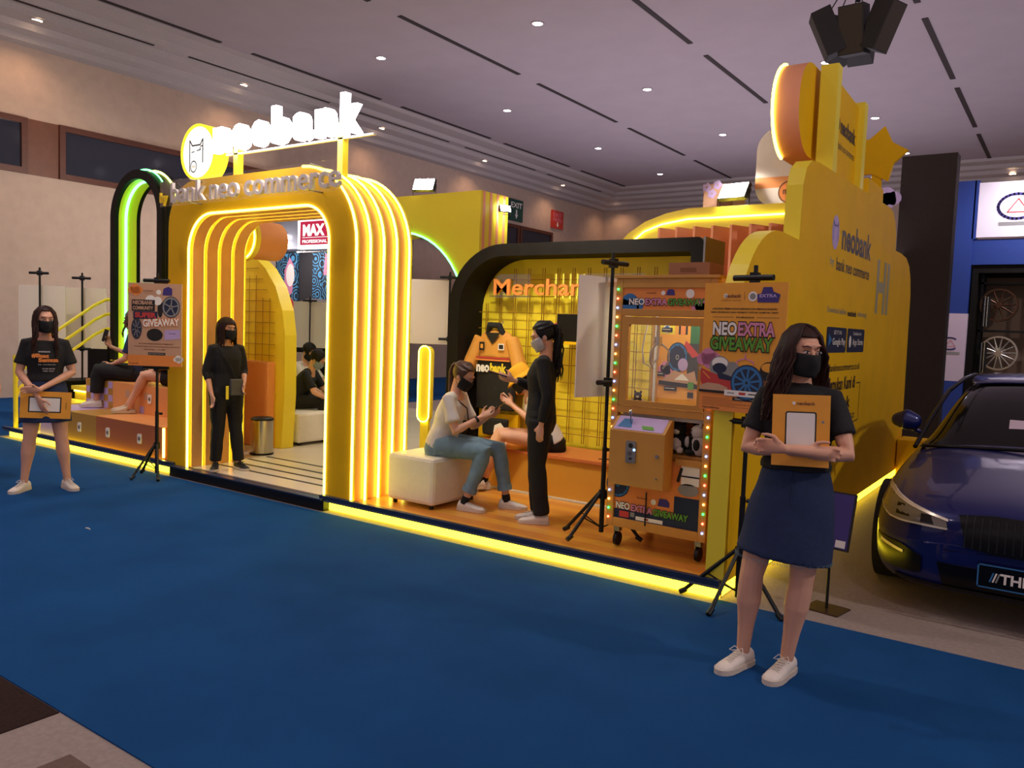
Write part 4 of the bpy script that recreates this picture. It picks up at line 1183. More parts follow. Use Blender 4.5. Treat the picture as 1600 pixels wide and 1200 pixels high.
for (a, b, c_) in ((-2.3, 1.22, .1), (-2.25, 1.535, .11), (-2.2, 1.12, .13)): m.rect(F, a, a + c_, b, b + .03, BLKP, .009); m.line(F, [(a + .01, b + .018), (a + c_ - .02, b + .018)], .004, WPR, .0095)
m.rect(F, -1.96, -1.9, 1.14, 1.19, GRNP, .009); m.rect(F, -1.96, -1.9, 1.08, 1.12, BLKP, .009)
P_(m, 'inner_print', r)
m = MB(); m.box(-2.465, -2.45, 5.30, 5.325, .78, 1.7, WHT); P_(m, 'inner_divider', r)
m = MB(); m.tube([(-2.28, 4.95, 1.60), (-2.28, 4.95, 1.48)], .012, STEEL, 10); m.tube([(-2.28, 4.95, 1.50), (-2.28, 4.95, 1.44)], .028, STEEL, 12); P_(m, 'claw_hub', r)
for a in (20, 140, 260):
    c, s = math.cos(math.radians(a)), math.sin(math.radians(a))
    m = MB(); m.tube([(-2.28 + c * .02, 4.95 + s * .02, 1.46), (-2.28 + c * .075, 4.95 + s * .075, 1.41), (-2.28 + c * .08, 4.95 + s * .08, 1.34), (-2.28 + c * .04, 4.95 + s * .04, 1.29)], .006, STEEL, 6); P_(m, 'claw_finger', r)
m = MB(); m.tube([(-2.36, 4.95, 1.58), (-2.38, 4.93, 1.42), (-2.36, 4.92, 1.32), (-2.31, 4.92, 1.30), (-2.27, 4.94, 1.36), (-2.27, 4.95, 1.46)], .006, WHT, 6); P_(m, 'hanging_cable', r)
area_light('cabinet_lamp', (-2.15, 5.05, 1.84), .3, 3.5, (.95, 1.0, .8), (0, 0, 0))
# coin box
m = MB(); bx = [(-.13, .55), (0, .53), (0, .98), (-.03, .98), (-.13, .90)]
F = frame((-2.42, Y0, 0), (0, 1, 0), (0, 0, 1)); m.prism(bx, F, 0, .38, CAB); P_(m, 'coin_box', r, bevel=.004)
m = MB(); m.add([(-2.40, Y0 - .125, .907), (-2.06, Y0 - .125, .907), (-2.06, Y0 - .03, .983), (-2.40, Y0 - .03, .983)], [(0, 1, 2, 3)], LIL)
m.add([(-2.38, Y0 - .11, .921), (-2.28, Y0 - .11, .921), (-2.30, Y0 - .05, .969), (-2.36, Y0 - .05, .969)], [(0, 1, 2, 3)], BLUEP)
m.add([(-2.2, Y0 - .115, .918), (-2.12, Y0 - .115, .918), (-2.14, Y0 - .09, .937), (-2.22, Y0 - .09, .937)], [(0, 1, 2, 3)], GRNP); P_(m, 'control_print', r)
m = MB(); m.tube([(-2.30, Y0 - .08, .95), (-2.30, Y0 - .09, 1.01)], .005, CHROME, 8); m.ell((-2.30, Y0 - .09, 1.02), (.014, .014, .014), CHROME, 12, 8); P_(m, 'joystick', r)
m = MB(); F = FRONT(Y0 - .131); m.prism(rrect(-2.30, -2.23, .70, .84, .008, 3), F, 0, .008, STEEL); m.disc(F, -2.265, .81, .016, BLKP, .009); m.rect(F, -2.275, -2.255, .72, .735, BLKP, .009); m.disc(F, -2.24, .785, .009, emis('blue_button', (.2, .4, 1), 4), .009); m.disc(F, -2.27, .76, .015, CHROME, .010)
P_(m, 'coin_slot', r)
for z in (.76, .62):
    m = MB(); m.cyl((-2.085, Y0 - .14, z), (-2.085, Y0 - .128, z), .012 if z > .7 else .006, STEEL, 12); P_(m, 'box_lock', r)
# lower printed panel
m = MB(); F = FRONT(Y0 + .014); m.box(X0 + .05, X1 - .05, Y0 + .015, Y0 + .035, .30, .72, ORGP)
wheel_print(m, F, -2.42, .52, .085, .001, BLUEP, NAVYP, 11); cloud(m, F, -2.37, .60, .05, PINK, .0006)
m.rect(F, X0 + .05, X1 - .05, .30, .36, NAVYP, .001); m.rect(F, -2.02, X1 - .055, .32, .50, NAVYP, .0015); m.disc(F, -1.93, .55, .07, GREY, .002, ry=.04); m.rect(F, -1.98, -1.86, .58, .70, WPR, .002); m.rect(F, -1.98, -1.86, .63, .64, BLKP, .003); m.line(F, [(-1.98, .68), (-2.0, .6)], .02, BLKP, .003)
m.rect(F, -2.28, -2.09, .305, .33, WPR, .004); m.rect(F, -2.22, -2.19, .312, .324, REDP, .005); m.rect(F, -2.4, -2.33, .31, .35, REDP, .003); m.rect(F, -2.32, -2.29, .32, .35, GREY, .003)
m.text('neobank', F, -2.24, .455, BROWNP, w=.08, d=.002); m.disc(F, -2.16, .44, .018, WPR, .002); m.poly(F, [(-2.13, .42), (-2.05, .42), (-2.05, .45), (-2.07, .47), (-2.12, .47)], PURP, .002)
outlined(m, 'NEO', F, -2.375, .385, WPR, .10, .045, .004, rot=-.02); outlined(m, 'EXTRA', F, -2.24, .38, PINK, .15, .045, .004, rot=-.02); outlined(m, 'GIVEAWAY', F, -2.04, .372, GRNP, .24, .045, .004, rot=-.02)
P_(m, 'printed_front_panel', r)
m = MB(); m.tube([(-2.205, Y0 - .004, .28), (-2.205, Y0 - .004, .50)], .005, BLKM, 6); P_(m, 'latch_bar', r)
for (a, b) in ((X0 + .06, Y0 + .06), (X1 - .06, Y0 + .06), (X0 + .06, Y1 - .06), (X1 - .06, Y1 - .06)):
    m = MB(); m.cyl((a - .012, b, .148), (a + .012, b, .148), .046, BLKM, 16); m.box(a - .02, a + .02, b - .02, b + .02, .20, .24, STEEL).box(a - .017, a - .013, b - .02, b + .02, .14, .21, STEEL); P_(m, 'caster_wheel', r)
BU = [emis('bulb_green', (.05, 1, .12), 6), emis('bulb_red', (1, .18, .1), 6), emis('bulb_blue', (.12, .2, 1), 9), emis('bulb_amber', (1, .55, .12), 6)]
for side, xx in ((0, X0 + .018), (1, X1 - .018)):
    n_ = 26
    for i in range(n_):
        z = 1.80 - i * (1.80 - .30) / (n_ - 1)
        m = MB(); m.ell((xx, Y0 - .007, z), (.0075, .0075, .0075), BU[(i + side) % 4], 8, 6); P_(m, 'light_bulb', r)

# plush toys inside (generic rounded animals)
PLB = mat('black_plush', '#14110f', .95, bump=.5, bscale=60); PLW = mat('white_plush', '#d9d3c9', .95, bump=.5, bscale=60); PLO = mat('orange_plush', '#c9803f', .95, bump=.5, bscale=60)
def plush(loc, rz, a, b, label, s=1.0, tilt=0.0):
    m = MB(Matrix.Translation(loc) @ Matrix.Rotation(rz, 4, 'Z') @ Matrix.Rotation(tilt, 4, 'X') @ Matrix.Scale(s, 4))
    m.ell((0, 0, .06), (.06, .055, .065), a, 14, 10); m.ell((0, -.03, .055), (.04, .03, .045), b, 12, 8)
    m.ell((0, -.01, .14), (.05, .048, .045), a, 14, 10); m.ell((0, -.045, .13), (.025, .02, .018), b, 10, 8)
    for sx in (-1, 1):
        m.ell((sx * .035, 0, .185), (.014, .01, .018), a, 8, 6); m.ell((sx * .065, -.02, .07), (.02, .02, .035), b, 8, 6); m.ell((sx * .035, -.06, .02), (.022, .03, .02), b, 8, 6)
        m.ell((sx * .02, -.052, .15), (.006, .005, .006), BLKP, 8, 6)
    o = m.build('plush_toy'); tag(o, label, 'plush toy'); return o
pl = [((-2.40, 4.86, .76), .2, PLO, PLO, 'orange plush toy at the left of the lower window'), ((-2.30, 4.84, .77), -.5, PLB, PLW, 'black and white plush toy behind the joystick'),
      ((-2.17, 4.86, .78), .7, PLB, PLW, 'black and white plush toy in the middle of the lower window'), ((-2.05, 4.84, .77), 0, PLB, PLW, 'black and white plush toy right of the middle one'),
      ((-1.92, 4.87, .77), .4, PLB, PLB, 'all black plush toy at the right of the lower window'), ((-1.90, 4.82, .765), -1.2, PLW, PLB, 'white plush toy low at the right of the lower window')]
for (l, a, b, c_, t_) in pl: plush(l, a, b, c_, t_, 1.05)
m = MB(); m.box(X0 + .06, X1 - .06, Y0 + .06, Y1 - .05, .97, 1.02, WHT); P_(m, 'prize_floor', r)
plush((-2.42, 4.98, 1.02), .3, PLB, PLW, 'small black plush toy lying at the left behind the glass', .55)
plush((-1.97, 4.97, 1.02), 1.3, PLO, PLO, 'small orange plush toy lying on the prize floor behind the glass', .55, 1.2)
m = MB(); m.box(-2.24, -1.96, 4.98, 5.22, 1.89, 1.99, mat('brown_cardboard', '#9a6a4c', .8, var=.05)); F = FRONT(4.979); m.rect(F, -2.16, -2.05, 1.93, 1.955, BROWNP, .001);
o = m.build('cardboard_box'); tag(o, 'brown cardboard box lying on top of the claw machine', 'box')

# ================================================================== booth seen through the arch
DKW = mat('dark_booth_wall', '#2a2a2e', .45)
GRF = bpy.data.materials.new('blue_swirl_print'); GRF.use_nodes = True
nt = GRF.node_tree; b_ = nt.nodes['Principled BSDF']
tc = nt.nodes.new('ShaderNodeTexCoord'); vo = nt.nodes.new('ShaderNodeTexVoronoi'); vo.inputs['Scale'].default_value = 3.2
nt.links.new(tc.outputs['Object'], vo.inputs['Vector'])
mm_ = nt.nodes.new('ShaderNodeMath'); mm_.operation = 'MULTIPLY'; mm_.inputs[1].default_value = 38
nt.links.new(vo.outputs['Distance'], mm_.inputs[0])
sn = nt.nodes.new('ShaderNodeMath'); sn.operation = 'SINE'; nt.links.new(mm_.outputs[0], sn.inputs[0])
cr = nt.nodes.new('ShaderNodeValToRGB'); cr.color_ramp.elements[0].position = .25; cr.color_ramp.elements[0].color = (*lin('#151d2c'), 1); cr.color_ramp.elements[1].position = .45; cr.color_ramp.elements[1].color = (*lin('#4f9cc8'), 1)
nt.links.new(sn.outputs[0], cr.inputs[0]); nt.links.new(cr.outputs[0], b_.inputs['Base Color'])
r = empty('tuning_booth', (-13.3, 12.2, 0)); tag(r, 'dark neighbouring booth with blue swirl panels and MAX sign seen through the arch', 'booth')
m = MB(); m.box(-14.98, -11.2, 12.0, 12.4, 0, 3.95, DKW); P_(m, 'booth_wall', r)
m = MB(); m.box(-14.98, -11.2, 11.4, 12.0, 3.0, 3.9, mat('grey_fascia', '#5a5a60', .4)); P_(m, 'fascia', r)
for (a, b, c_, d_) in ((-14.9, -14.2, .9, 2.98), (-13.7, -13.42, 1.9, 2.98), (-13.4, -11.4, 1.7, 2.98)):
    m = MB(); m.box(a, b, 11.96, 12.0, c_, d_, GRF); P_(m, 'swirl_panel', r)
m = MB(); F = FRONT(11.955)
m.poly(F, [(-14.6, 2.0), (-14.35, 2.1), (-14.3, 2.7), (-14.45, 2.9), (-14.62, 2.6)], PINK, .002); m.disc(F, -14.42, 2.5, .14, WPR, .004, ry=.25); m.disc(F, -14.4, 1.7, .14, REDP, .002, ry=.3)
m.poly(F, [(-13.35, 2.5), (-12.6, 2.4), (-12.5, 2.9), (-13.3, 2.95)], PINK, .002); m.poly(F, [(-13.25, 2.62), (-12.7, 2.55), (-12.68, 2.72), (-13.22, 2.8)], REDP, .003); m.disc(F, -12.5, 2.6, .25, YORP, .0015); m.disc(F, -13.0, 1.85, .16, ORGP, .002, ry=.28)
P_(m, 'graffiti_print', r)
m = MB(); m.box(-13.42, -12.3, 11.3, 11.4, 2.98, 3.62, emis('sign_white_box', (1, .95, .95), 2.2)); P_(m, 'sign_box', r)
m = MB(); F = FRONT(11.296); REDL = emis('sign_red', (.65, .03, .08), .9); SGW = emis('sign_white_text', (1, .96, .96), 1.3); m.rect(F, -13.34, -12.38, 3.06, 3.54, REDL, .001); m.text('MAX', F, -12.93, 3.36, SGW, w=.66, h=.24, bold=.06, d=.003); m.line(F, [(-13.27, 3.21), (-12.45, 3.21)], .012, SGW, .003); m.text('PROFESSIONAL', F, -12.9, 3.13, SGW, w=.74, h=.07, bold=.04, d=.003)
P_(m, 'sign_lettering', r)
m = MB(); F = FRONT(11.39); m.text('DC', F, -14.0, 3.18, LEDW, w=.42, h=.26, bold=.07, d=.01, depth=.04); P_(m, 'lit_letters', r)
m = MB(); m.box(-12.9, -12.2, 11.39, 11.398, 3.0, 3.04, DKGREY); F = FRONT(11.385); m.text('USA Development + USA Design', F, -12.9, 2.93, WPR, w=1.3, h=.05, d=.0); P_(m, 'small_lettering', r)
m = MB(); F = FRONT(11.97); 
for i, ch in enumerate('AAI'): m.text(ch, F, -13.55, 1.75 - i * .24, WPR, w=.09, h=.16, bold=.03, d=0)
P_(m, 'white_letters', r)
l = bpy.data.lights.new('booth_spot', 'POINT'); l.energy = 60; l.color = (1, .96, 1); l.shadow_soft_size = .15
o = bpy.data.objects.new('booth_spot', l); COL.objects.link(o); o.location = (-13.8, 11.0, 2.9)
m = MB(); m.ell((-13.45, 11.3, 3.68), (.06, .06, .06), LEDW, 12, 8); o = m.build('spot_lamp'); tag(o, 'bright spot lamp at the corner of the red sign', 'lamp')
m = MB(); m.box(-12.6, -12.0, 10.4, 11.0, 0, 1.1, BLK).box(-12.55, -12.05, 10.38, 10.4, .6, .9, STEEL); o = m.build('equipment_cabinet', bevel=.01); tag(o, 'black and steel equipment cabinet seen through the arch', 'cabinet')
m = MB(); m.prism([(-12.85, 1.15), (-12.25, 1.15), (-12.25, 1.75), (-12.6, 1.95), (-12.85, 1.9)], FRONT(10.9), 0, -.5, GREY); m.box(-12.85, -12.25, 10.95, 11.4, 0, 1.15, BLK); o = m.build('display_stand'); tag(o, 'angular grey display stand left of the rear poster', 'stand')

# ================================================================== right background
TOWM = mat('black_fabric_tower', '#2a201b', .9, var=.15, vscale=30, bump=.2, bscale=150)
m = MB(); m.box(-2.10, -1.44, 12.0, 12.3, 0, 4.0, TOWM); o = m.build('black_tower'); tag(o, 'tall black fabric tower behind the yellow side wall', 'tower')
ROY = mat('royal_blue_panel', '#1f3a86', .5); LILW = mat('lilac_white_panel', '#c9b6c6', .5)
r = empty('wheel_booth', (-.2, 14.5, 0)); tag(r, 'blue and white booth displaying alloy wheels behind the car', 'booth')
m = MB(); m.box(-1.80, -1.40, 14.0, 14.5, .95, 3.97, ROY); P_(m, 'pillar', r)
m = MB(); m.box(-1.81, -1.39, 13.99, 14.49, .95, 1.98, LILW); P_(m, 'pillar_white_band', r)
m = MB(); m.box(-1.81, -1.39, 13.99, 14.49, 0, .95, ROY); P_(m, 'pillar_base', r)
m = MB(); m.box(-1.36, 3.5, 14.0, 14.1, 3.12, 3.93, mat('white_fascia', '#e6dbe6', .5)); P_(m, 'fascia', r)
m = MB(); m.box(-1.42, -1.36, 14.0, 14.2, 3.1, 3.97, ROY); m.box(-1.42, 3.5, 14.05, 14.15, 2.72, 3.1, ROY); P_(m, 'blue_band', r)
def cmark(F, cu, cv, R, d=.002):
    m = MB(); m.line(F, [(cu + R * math.cos(a), cv + R * .75 * math.sin(a)) for a in [math.radians(50 + i * 13) for i in range(21)]], R * .16, PURP, d)
    m.line(F, [(cu - R * .5, cv - R * .35), (cu + R * .05, cv + R * .45), (cu + R * .6, cv - R * .35), (cu - R * .5, cv - R * .35)], R * .06, REDP, d); return m
P_(cmark(FRONT(13.995), -.86, 3.56, .24), 'logo_mark', r)
m = MB(); m.rect(FRONT(13.995), -1.08, -.48, 3.285, 3.335, GREY, .002); P_(m, 'logo_underline', r)
P_(cmark(FRONT(13.985), -1.60, 1.52, .12), 'logo_mark', r)
m = MB(); m.rect(FRONT(13.985), -1.74, -1.46, 1.36, 1.395, GREY, .002); P_(m, 'logo_underline', r)
m = MB(); m.box(-1.38, 3.5, 15.2, 15.3, 0, 2.72, mat('beige_booth_back', '#a58a72', .6)); P_(m, 'back_wall', r)
m = MB(); m.box(-1.38, 3.5, 14.1, 15.2, 2.6, 2.72, BLK).box(-1.38, -1.3, 14.1, 15.2, 0, 2.6, BLK); P_(m, 'canopy', r)
r = empty('wheel_rack', (-.6, 14.6, 0)); tag(r, 'black metal rack holding alloy wheels in the blue booth', 'rack')
for z in (.3, 1.0, 1.72, 2.45):
    m = MB(); m.box(-1.28, 1.2, 14.4, 14.8, z, z + .03, BLKM); P_(m, 'shelf', r)
for x in (-1.28, -.55, .2, 1.17):
    m = MB(); m.box(x, x + .04, 14.4, 14.44, 0, 2.6, BLKM).box(x, x + .04, 14.76, 14.8, 0, 2.6, BLKM); P_(m, 'upright', r)
def alloy(loc, R, rim, label, ns=10, rz=0):
    r = empty('alloy_wheel', loc, rz); tag(r, label, 'wheel')
    C_ = lambda rad, n=36: [(rad * math.cos(2 * PI * i / n), rad * math.sin(2 * PI * i / n)) for i in range(n)]
    F = FRONT(0)
    m = MB(); m.ring(C_(R), C_(R * .90), F, .05, -.18, rim, closed=True); m.build('rim', r)
    for i in range(ns):
        a = 2 * PI * i / ns
        m = MB(); m.tube([(R * .12 * math.cos(a), -.02, R * .12 * math.sin(a)), (R * .93 * math.cos(a + .05), -.03, R * .93 * math.sin(a + .05))], [R * .07, R * .04], rim, 6); m.build('spoke', r)
    m = MB(); m.cyl((0, -.05, 0), (0, .05, 0), R * .18, rim, 16); m.build('hub', r)
    return r
alloy((-1.02, 14.35, 2.13), .25, mat('bronze_alloy', '#5a3f30', .3, metal=.8), 'bronze spoked alloy wheel on the upper rack shelf', 10)
alloy((-.98, 14.35, 1.40), .26, mat('silver_alloy', '#c8c4bc', .2, metal=.9), 'silver multi spoke alloy wheel on the middle rack shelf', 14)
for k_, (x, z) in enumerate(((-1.22, 1.95), (-1.22, 1.25))):
    m = MB()
    for i in range(5): m.cyl((x + .02 * i, 14.3 - i * .01, z - .15), (x + .02 * i, 14.3 - i * .01, z + .3), .016, CHROME if i % 2 else BLKM, 8)
    o = m.build('suspension_kit'); tag(o, ('upper' if k_ == 0 else 'lower') + ' bundle of chrome and black suspension struts left of the wheels', 'car part')
m = MB(); m.box(-1.0, -.85, 14.3, 14.33, 1.03, 1.10, WPR); o = m.build('price_card'); tag(o, 'small white card under the silver wheel', 'card')
l = bpy.data.lights.new('booth_spot', 'POINT'); l.energy = 1
bpy.data.lights.remove(l); o = spot_light('booth_spot', (-.25, 12.9, 4.0), (-.4, 14.1, 3.0), 160, (.94, .9, 1), 2.2)
m = MB(); m.ell((-.52, 13.7, 3.86), (.09, .06, .09), LEDW, 12, 8); m.tube([(-.52, 13.72, 3.86), (-.52, 13.72, 4.0), (-.52, 14.05, 3.93)], .012, BLKM, 6); o = m.build('spot_lamp'); tag(o, 'bright spot lamp in front of the white fascia at the right edge', 'lamp')
m = MB(); m.ell((-2.2, 10.9, 3.55), (.05, .05, .05), LEDW, 12, 8); m.tube([(-2.2, 10.9, 3.5), (-2.2, 10.95, 3.4), (-2.2, 10.3, 2.5)], .01, BLKM, 6); m.cyl((-2.2, 10.3, 0), (-2.2, 10.3, 2.5), .015, BLKM, 8); o = m.build('spot_lamp'); tag(o, 'small spot lamp on a stalk left of the black tower', 'lamp')
for (x, y, z, t_) in ((-2.18, 11.6, 2.62, 'lower'), (-2.2, 11.6, 3.42, 'upper')):
    m = MB(); cloud(m, FRONT(y), x, z, .12, LIL, 0); m.cyl((x, y + .02, z), (x + .12, 12.02, z), .01, LIL, 6); o = m.build('paper_flower'); tag(o, t_ + ' lilac paper flower at the left edge of the black tower', 'flower')

# ================================================================== car
CARB = mat('metallic_dark_blue', '#081458', .34, metal=.25, coat=.55, spec=.35); CARG = mat('car_glass', '#0a0b0a', .08, spec=.35)
BLKG = mat('gloss_black', '#050506', .25, spec=.3); HL = mat('headlight_glass', '#6b6257', .15, spec=.6, coat=.6); HLB = mat('headlight_silver', '#d8cdbd', .3, metal=.4)
TYRE = mat('tyre_rubber', '#141414', .8)
CX, CY = -.05, 4.92
KZ = .90
r = empty('sports_sedan', (CX, CY, 0)); tag(r, 'dark blue sedan parked nose out on the grey carpet at right', 'car')
st = [  # y, half width, top z, bottom z
    (0.00, .40, .60, .26), (.03, .58, .64, .20), (.10, .74, .68, .17), (.22, .84, .72, .16), (.42, .89, .76, .17), (.75, .91, .81, .18), (1.15, .915, .86, .18), (1.55, .91, .90, .18), (1.8, .91, .92, .18),
    (2.6, .915, .94, .18), (3.5, .915, .98, .18), (4.1, .90, 1.0, .2), (4.45, .84, .98, .26), (4.58, .70, .90, .34)]
prof_ = lambda w, t, b: [(0, b), (.6 * w, b), (.88 * w, b + .005), (.97 * w, b + .05), (w, b + .14), (w * 1.0, b + .28), (w * .995, t - .20), (w * .975, t - .10), (w * .92, t - .035), (w * .80, t + .0), (w * .55, t + .03), (w * .25, t + .045), (0, t + .05)]
def mirror_ring(p): return p + [(-x, z) for (x, z) in reversed(p[1:-1])]
m = MB(); vs = []; fs = []
for (y, w_, t_, b_2) in st:
    for (x, z) in mirror_ring(prof_(w_, t_ * KZ, b_2 * KZ)): vs.append((x, y, z))
n_ = len(mirror_ring(prof_(1, 1, 0)))
for i in range(len(st) - 1):
    for k in range(n_):
        l_ = (k + 1) % n_; fs.append((i * n_ + k, i * n_ + l_, (i + 1) * n_ + l_, (i + 1) * n_ + k))
fs.append(tuple(reversed(range(n_)))); fs.append(tuple(range((len(st) - 1) * n_, len(st) * n_)))
m.add(vs, fs, CARB, True)
body = m.build('body', r)
sb = body.modifiers.new('s', 'SUBSURF'); sb.levels = 2; sb.render_levels = 2
bpy.context.view_layer.update()
_dg = bpy.context.evaluated_depsgraph_get(); _e = body.evaluated_get(_dg); _me = _e.to_mesh()
bvh = BVHTree.FromPolygons([v.co.copy() for v in _me.vertices], [tuple(p.vertices) for p in _me.polygons]); _e.to_mesh_clear()
def lerp_path(pts, n):
    L = [0]
    for i in range(len(pts) - 1): L.append(L[-1] + math.dist(pts[i], pts[i + 1]))
    out = []
    for k in range(n):
        t = L[-1] * k / (n - 1); i = max(j for j in range(len(L)) if L[j] <= t + 1e-9); i = min(i, len(pts) - 2)
        s_ = (t - L[i]) / (L[i + 1] - L[i]); out.append((pts[i][0] + (pts[i + 1][0] - pts[i][0]) * s_, pts[i][1] + (pts[i + 1][1] - pts[i][1]) * s_))
    return out
def drape(top, bot, N, Mr, off, mt, name, thick=.012, parent=None, direction=(0, 1, 0), plane=-2):
    T = lerp_path(top, N); B = lerp_path(bot, N); mb = MB(); V = []
    for i in range(N):
        for j in range(Mr + 1):
            s_ = j / Mr; x = T[i][0] * (1 - s_) + B[i][0] * s_; z = T[i][1] * (1 - s_) + B[i][1] * s_
            hit, nrm, ix, dist = bvh.ray_cast(Vector((x, plane, z)), Vector(direction))
            if hit is None: hit = Vector((x, .12, z)); nrm = Vector((0, -1, 0))
            V.append(hit + Vector((0, -off, 0)))
    nV = len(V); V2 = V + [q + Vector((0, thick + off, 0)) for q in V]
    f = []
    for i in range(N - 1):
        for j in range(Mr):
            a = i * (Mr + 1) + j; f.append((a, a + 1, a + Mr + 2, a + Mr + 1))
    mb.add(V2, f, mt, True)
    edge = [i * (Mr + 1) for i in range(N)] + [(N - 1) * (Mr + 1) + j for j in range(1, Mr + 1)] + [i * (Mr + 1) + Mr for i in range(N - 2, -1, -1)] + [j for j in range(Mr - 1, 0, -1)]
    mb.add(V2, [(edge[i], edge[(i + 1) % len(edge)], nV + edge[(i + 1) % len(edge)], nV + edge[i]) for i in range(len(edge))], mt)
    return mb.build(name, parent or r)
for s in (-1, 1):
    hx = lambda p: [(s * a, b) for (a, b) in p]
    h_ = drape(hx([(.865, .640), (.80, .645), (.65, .605), (.47, .565)]), hx([(.865, .56), (.78, .52), (.62, .515), (.46, .515)]), 14, 4, .012, HL, 'headlight')
    drape(hx([(.865, .648), (.80, .652), (.65, .612), (.46, .570)]), hx([(.865, .632), (.80, .636), (.65, .597), (.46, .559)]), 14, 1, .017, HLB, 'light_bar', parent=h_)
    drape(hx([(.86, .565), (.78, .528), (.70, .520), (.62, .523), (.46, .523)]), hx([(.86, .557), (.78, .519), (.70, .511), (.62, .514), (.46, .514)]), 14, 1, .017, HLB, 'light_rim', parent=h_)
    drape(hx([(.74, .60), (.70, .60)]), hx([(.74, .545), (.66, .545)]), 3, 1, .016, BLKG, 'projector_lens', parent=h_); drape(hx([(.60, .575), (.55, .575)]), hx([(.60, .53), (.53, .53)]), 3, 1, .016, BLKG, 'projector_lens', parent=h_)
    drape(hx([(.41, .60), (.25, .62), (.035, .62)]), hx([(.36, .44), (.22, .42), (.045, .42)]), 10, 4, .02, BLKG, 'kidney_grille')
    for q in range(9):
        xa = .07 + q * .037; drape(hx([(xa, .605), (xa + .008, .605)]), hx([(xa, .435), (xa + .008, .435)]), 2, 3, .026, BLKM, 'grille_slat')
    drape(hx([(.85, .40), (.70, .39), (.58, .34)]), hx([(.84, .25), (.70, .24), (.58, .25)]), 8, 3, .012, BLKG, 'side_intake')
    drape(hx([(.82, .385), (.68, .352)]), hx([(.82, .365), (.68, .337)]), 5, 1, .018, HLB, 'intake_trim')
drape([(-.50, .33), (.50, .33)], [(-.46, .19), (.46, .19)], 12, 3, .012, BLKG, 'lower_intake')
drape([(-.72, .205), (.72, .205)], [(-.72, .185), (.72, .185)], 14, 1, .02, BLKM, 'front_splitter')
m = MB(); m.box(-.30, .30, -.045, -.03, .25, .375, BLKG); F = FRONT(-.0455)
for (a, b, c_, d_) in ((-.3, .3, .368, .375), (-.3, .3, .25, .257), (-.3, -.293, .25, .375), (.293, .3, .25, .375)): m.rect(F, a, b, c_, d_, BLUEP, .0006)
for i in range(3): m.poly(F, [(-.245 + i * .014, .285), (-.237 + i * .014, .285), (-.222 + i * .014, .335), (-.230 + i * .014, .335)], [BLUEP, WPR, GREY][i], .001)
m.text('THE E', F, -.10, .31, WPR, w=.19, h=.055, bold=.03, d=.001); m.build('number_plate', r)
# cabin
cab = [(1.42, .80, .80, .80), (1.75, .79, .98, .80), (2.15, .75, 1.17, .80), (2.45, .70, 1.25, .80), (2.9, .68, 1.28, .8), (3.4, .67, 1.26, .8), (3.9, .69, 1.12, .85), (4.25, .72, .92, .85)]
m = MB(); vs = []; fs = []
for (y, w_, t_, b_2) in cab:
    wt = w_ * .92
    vs += [(-.84, y, b_2 - .02), (-w_ * 1.03, y, max(b_2, t_ - .30) if t_ > b_2 + .1 else b_2), (-wt, y, t_ - .035), (-wt * .8, y, t_), (0, y, t_ + .025), (wt * .8, y, t_), (wt, y, t_ - .035), (w_ * 1.03, y, max(b_2, t_ - .30) if t_ > b_2 + .1 else b_2), (.84, y, b_2 - .02)]
for i in range(len(cab) - 1):
    for k in range(8): fs.append((i * 9 + k, i * 9 + k + 1, (i + 1) * 9 + k + 1, (i + 1) * 9 + k))
m.add(vs, fs, CARG, True); g = m.build('glasshouse', r); sb = g.modifiers.new('s', 'SUBSURF'); sb.levels = 2; sb.render_levels = 2
m = MB(); vs = []; fs = []
rf = [(2.34, .61, 1.24), (2.5, .63, 1.275), (2.9, .65, 1.30), (3.4, .63, 1.28), (3.75, .60, 1.20)]
for (y, w_, t_) in rf: vs += [(-w_, y, t_ - .03), (-w_ * .85, y, t_), (0, y, t_ + .02), (w_ * .85, y, t_), (w_, y, t_ - .03)]
for i in range(len(rf) - 1):
    for k in range(4): fs.append((i * 5 + k, i * 5 + k + 1, (i + 1) * 5 + k + 1, (i + 1) * 5 + k))
m.add(vs, fs, CARB, True); g = m.build('roof', r); so = g.modifiers.new('t', 'SOLIDIFY'); so.thickness = .015; sb = g.modifiers.new('s', 'SUBSURF'); sb.levels = 2; sb.render_levels = 2
for s in (-1, 1):
    m = MB(); m.tube([(s * .84, 1.38, .79), (s * .80, 1.75, .97), (s * .74, 2.15, 1.16), (s * .67, 2.45, 1.25), (s * .645, 2.9, 1.275), (s * .64, 3.4, 1.255), (s * .70, 4.2, .93)], [.016, .016, .016, .015, .012, .012, .016], BLKG, 8); m.build('roof_pillar', r)
    mi_ = remesh(MB().tube([(s * .90, 1.72, .93), (s * .96, 1.70, .95), (s * 1.02, 1.74, .94)], [(.065, .045), (.08, .06), (.055, .05)], CARB, 12, round_=True, side=(0, 0, 1)).tube([(s * .86, 1.8, .85), (s * .96, 1.75, .90)], .02, CARB, 8), .012, 3); mo = mi_.build('wing_mirror', r)
    for (yy) in (.82, 3.72):
        m = MB(); m.cyl((s * .70, yy, .31), (s * .925, yy, .31), .315, TYRE, 32); m.cyl((s * .90, yy, .31), (s * .93, yy, .31), .22, BLKG, 24); m.build('wheel', r)
m = MB(); m.tube([(-.8, 1.42, .80), (0, 1.22, .865), (.8, 1.42, .80)], .012, BLKG, 6); m.build('cowl', r)
m = MB(); m.tube([(-.15, 1.35, .855), (.3, 1.75, .97)], .007, BLKG, 6); m.build('wiper', r)
m = MB(); m.box(-.30, .02, 1.67, 1.675, .86, 1.02, LILW, Matrix.Rotation(-.6, 3, 'X')); o = m.build('windscreen_card', r)
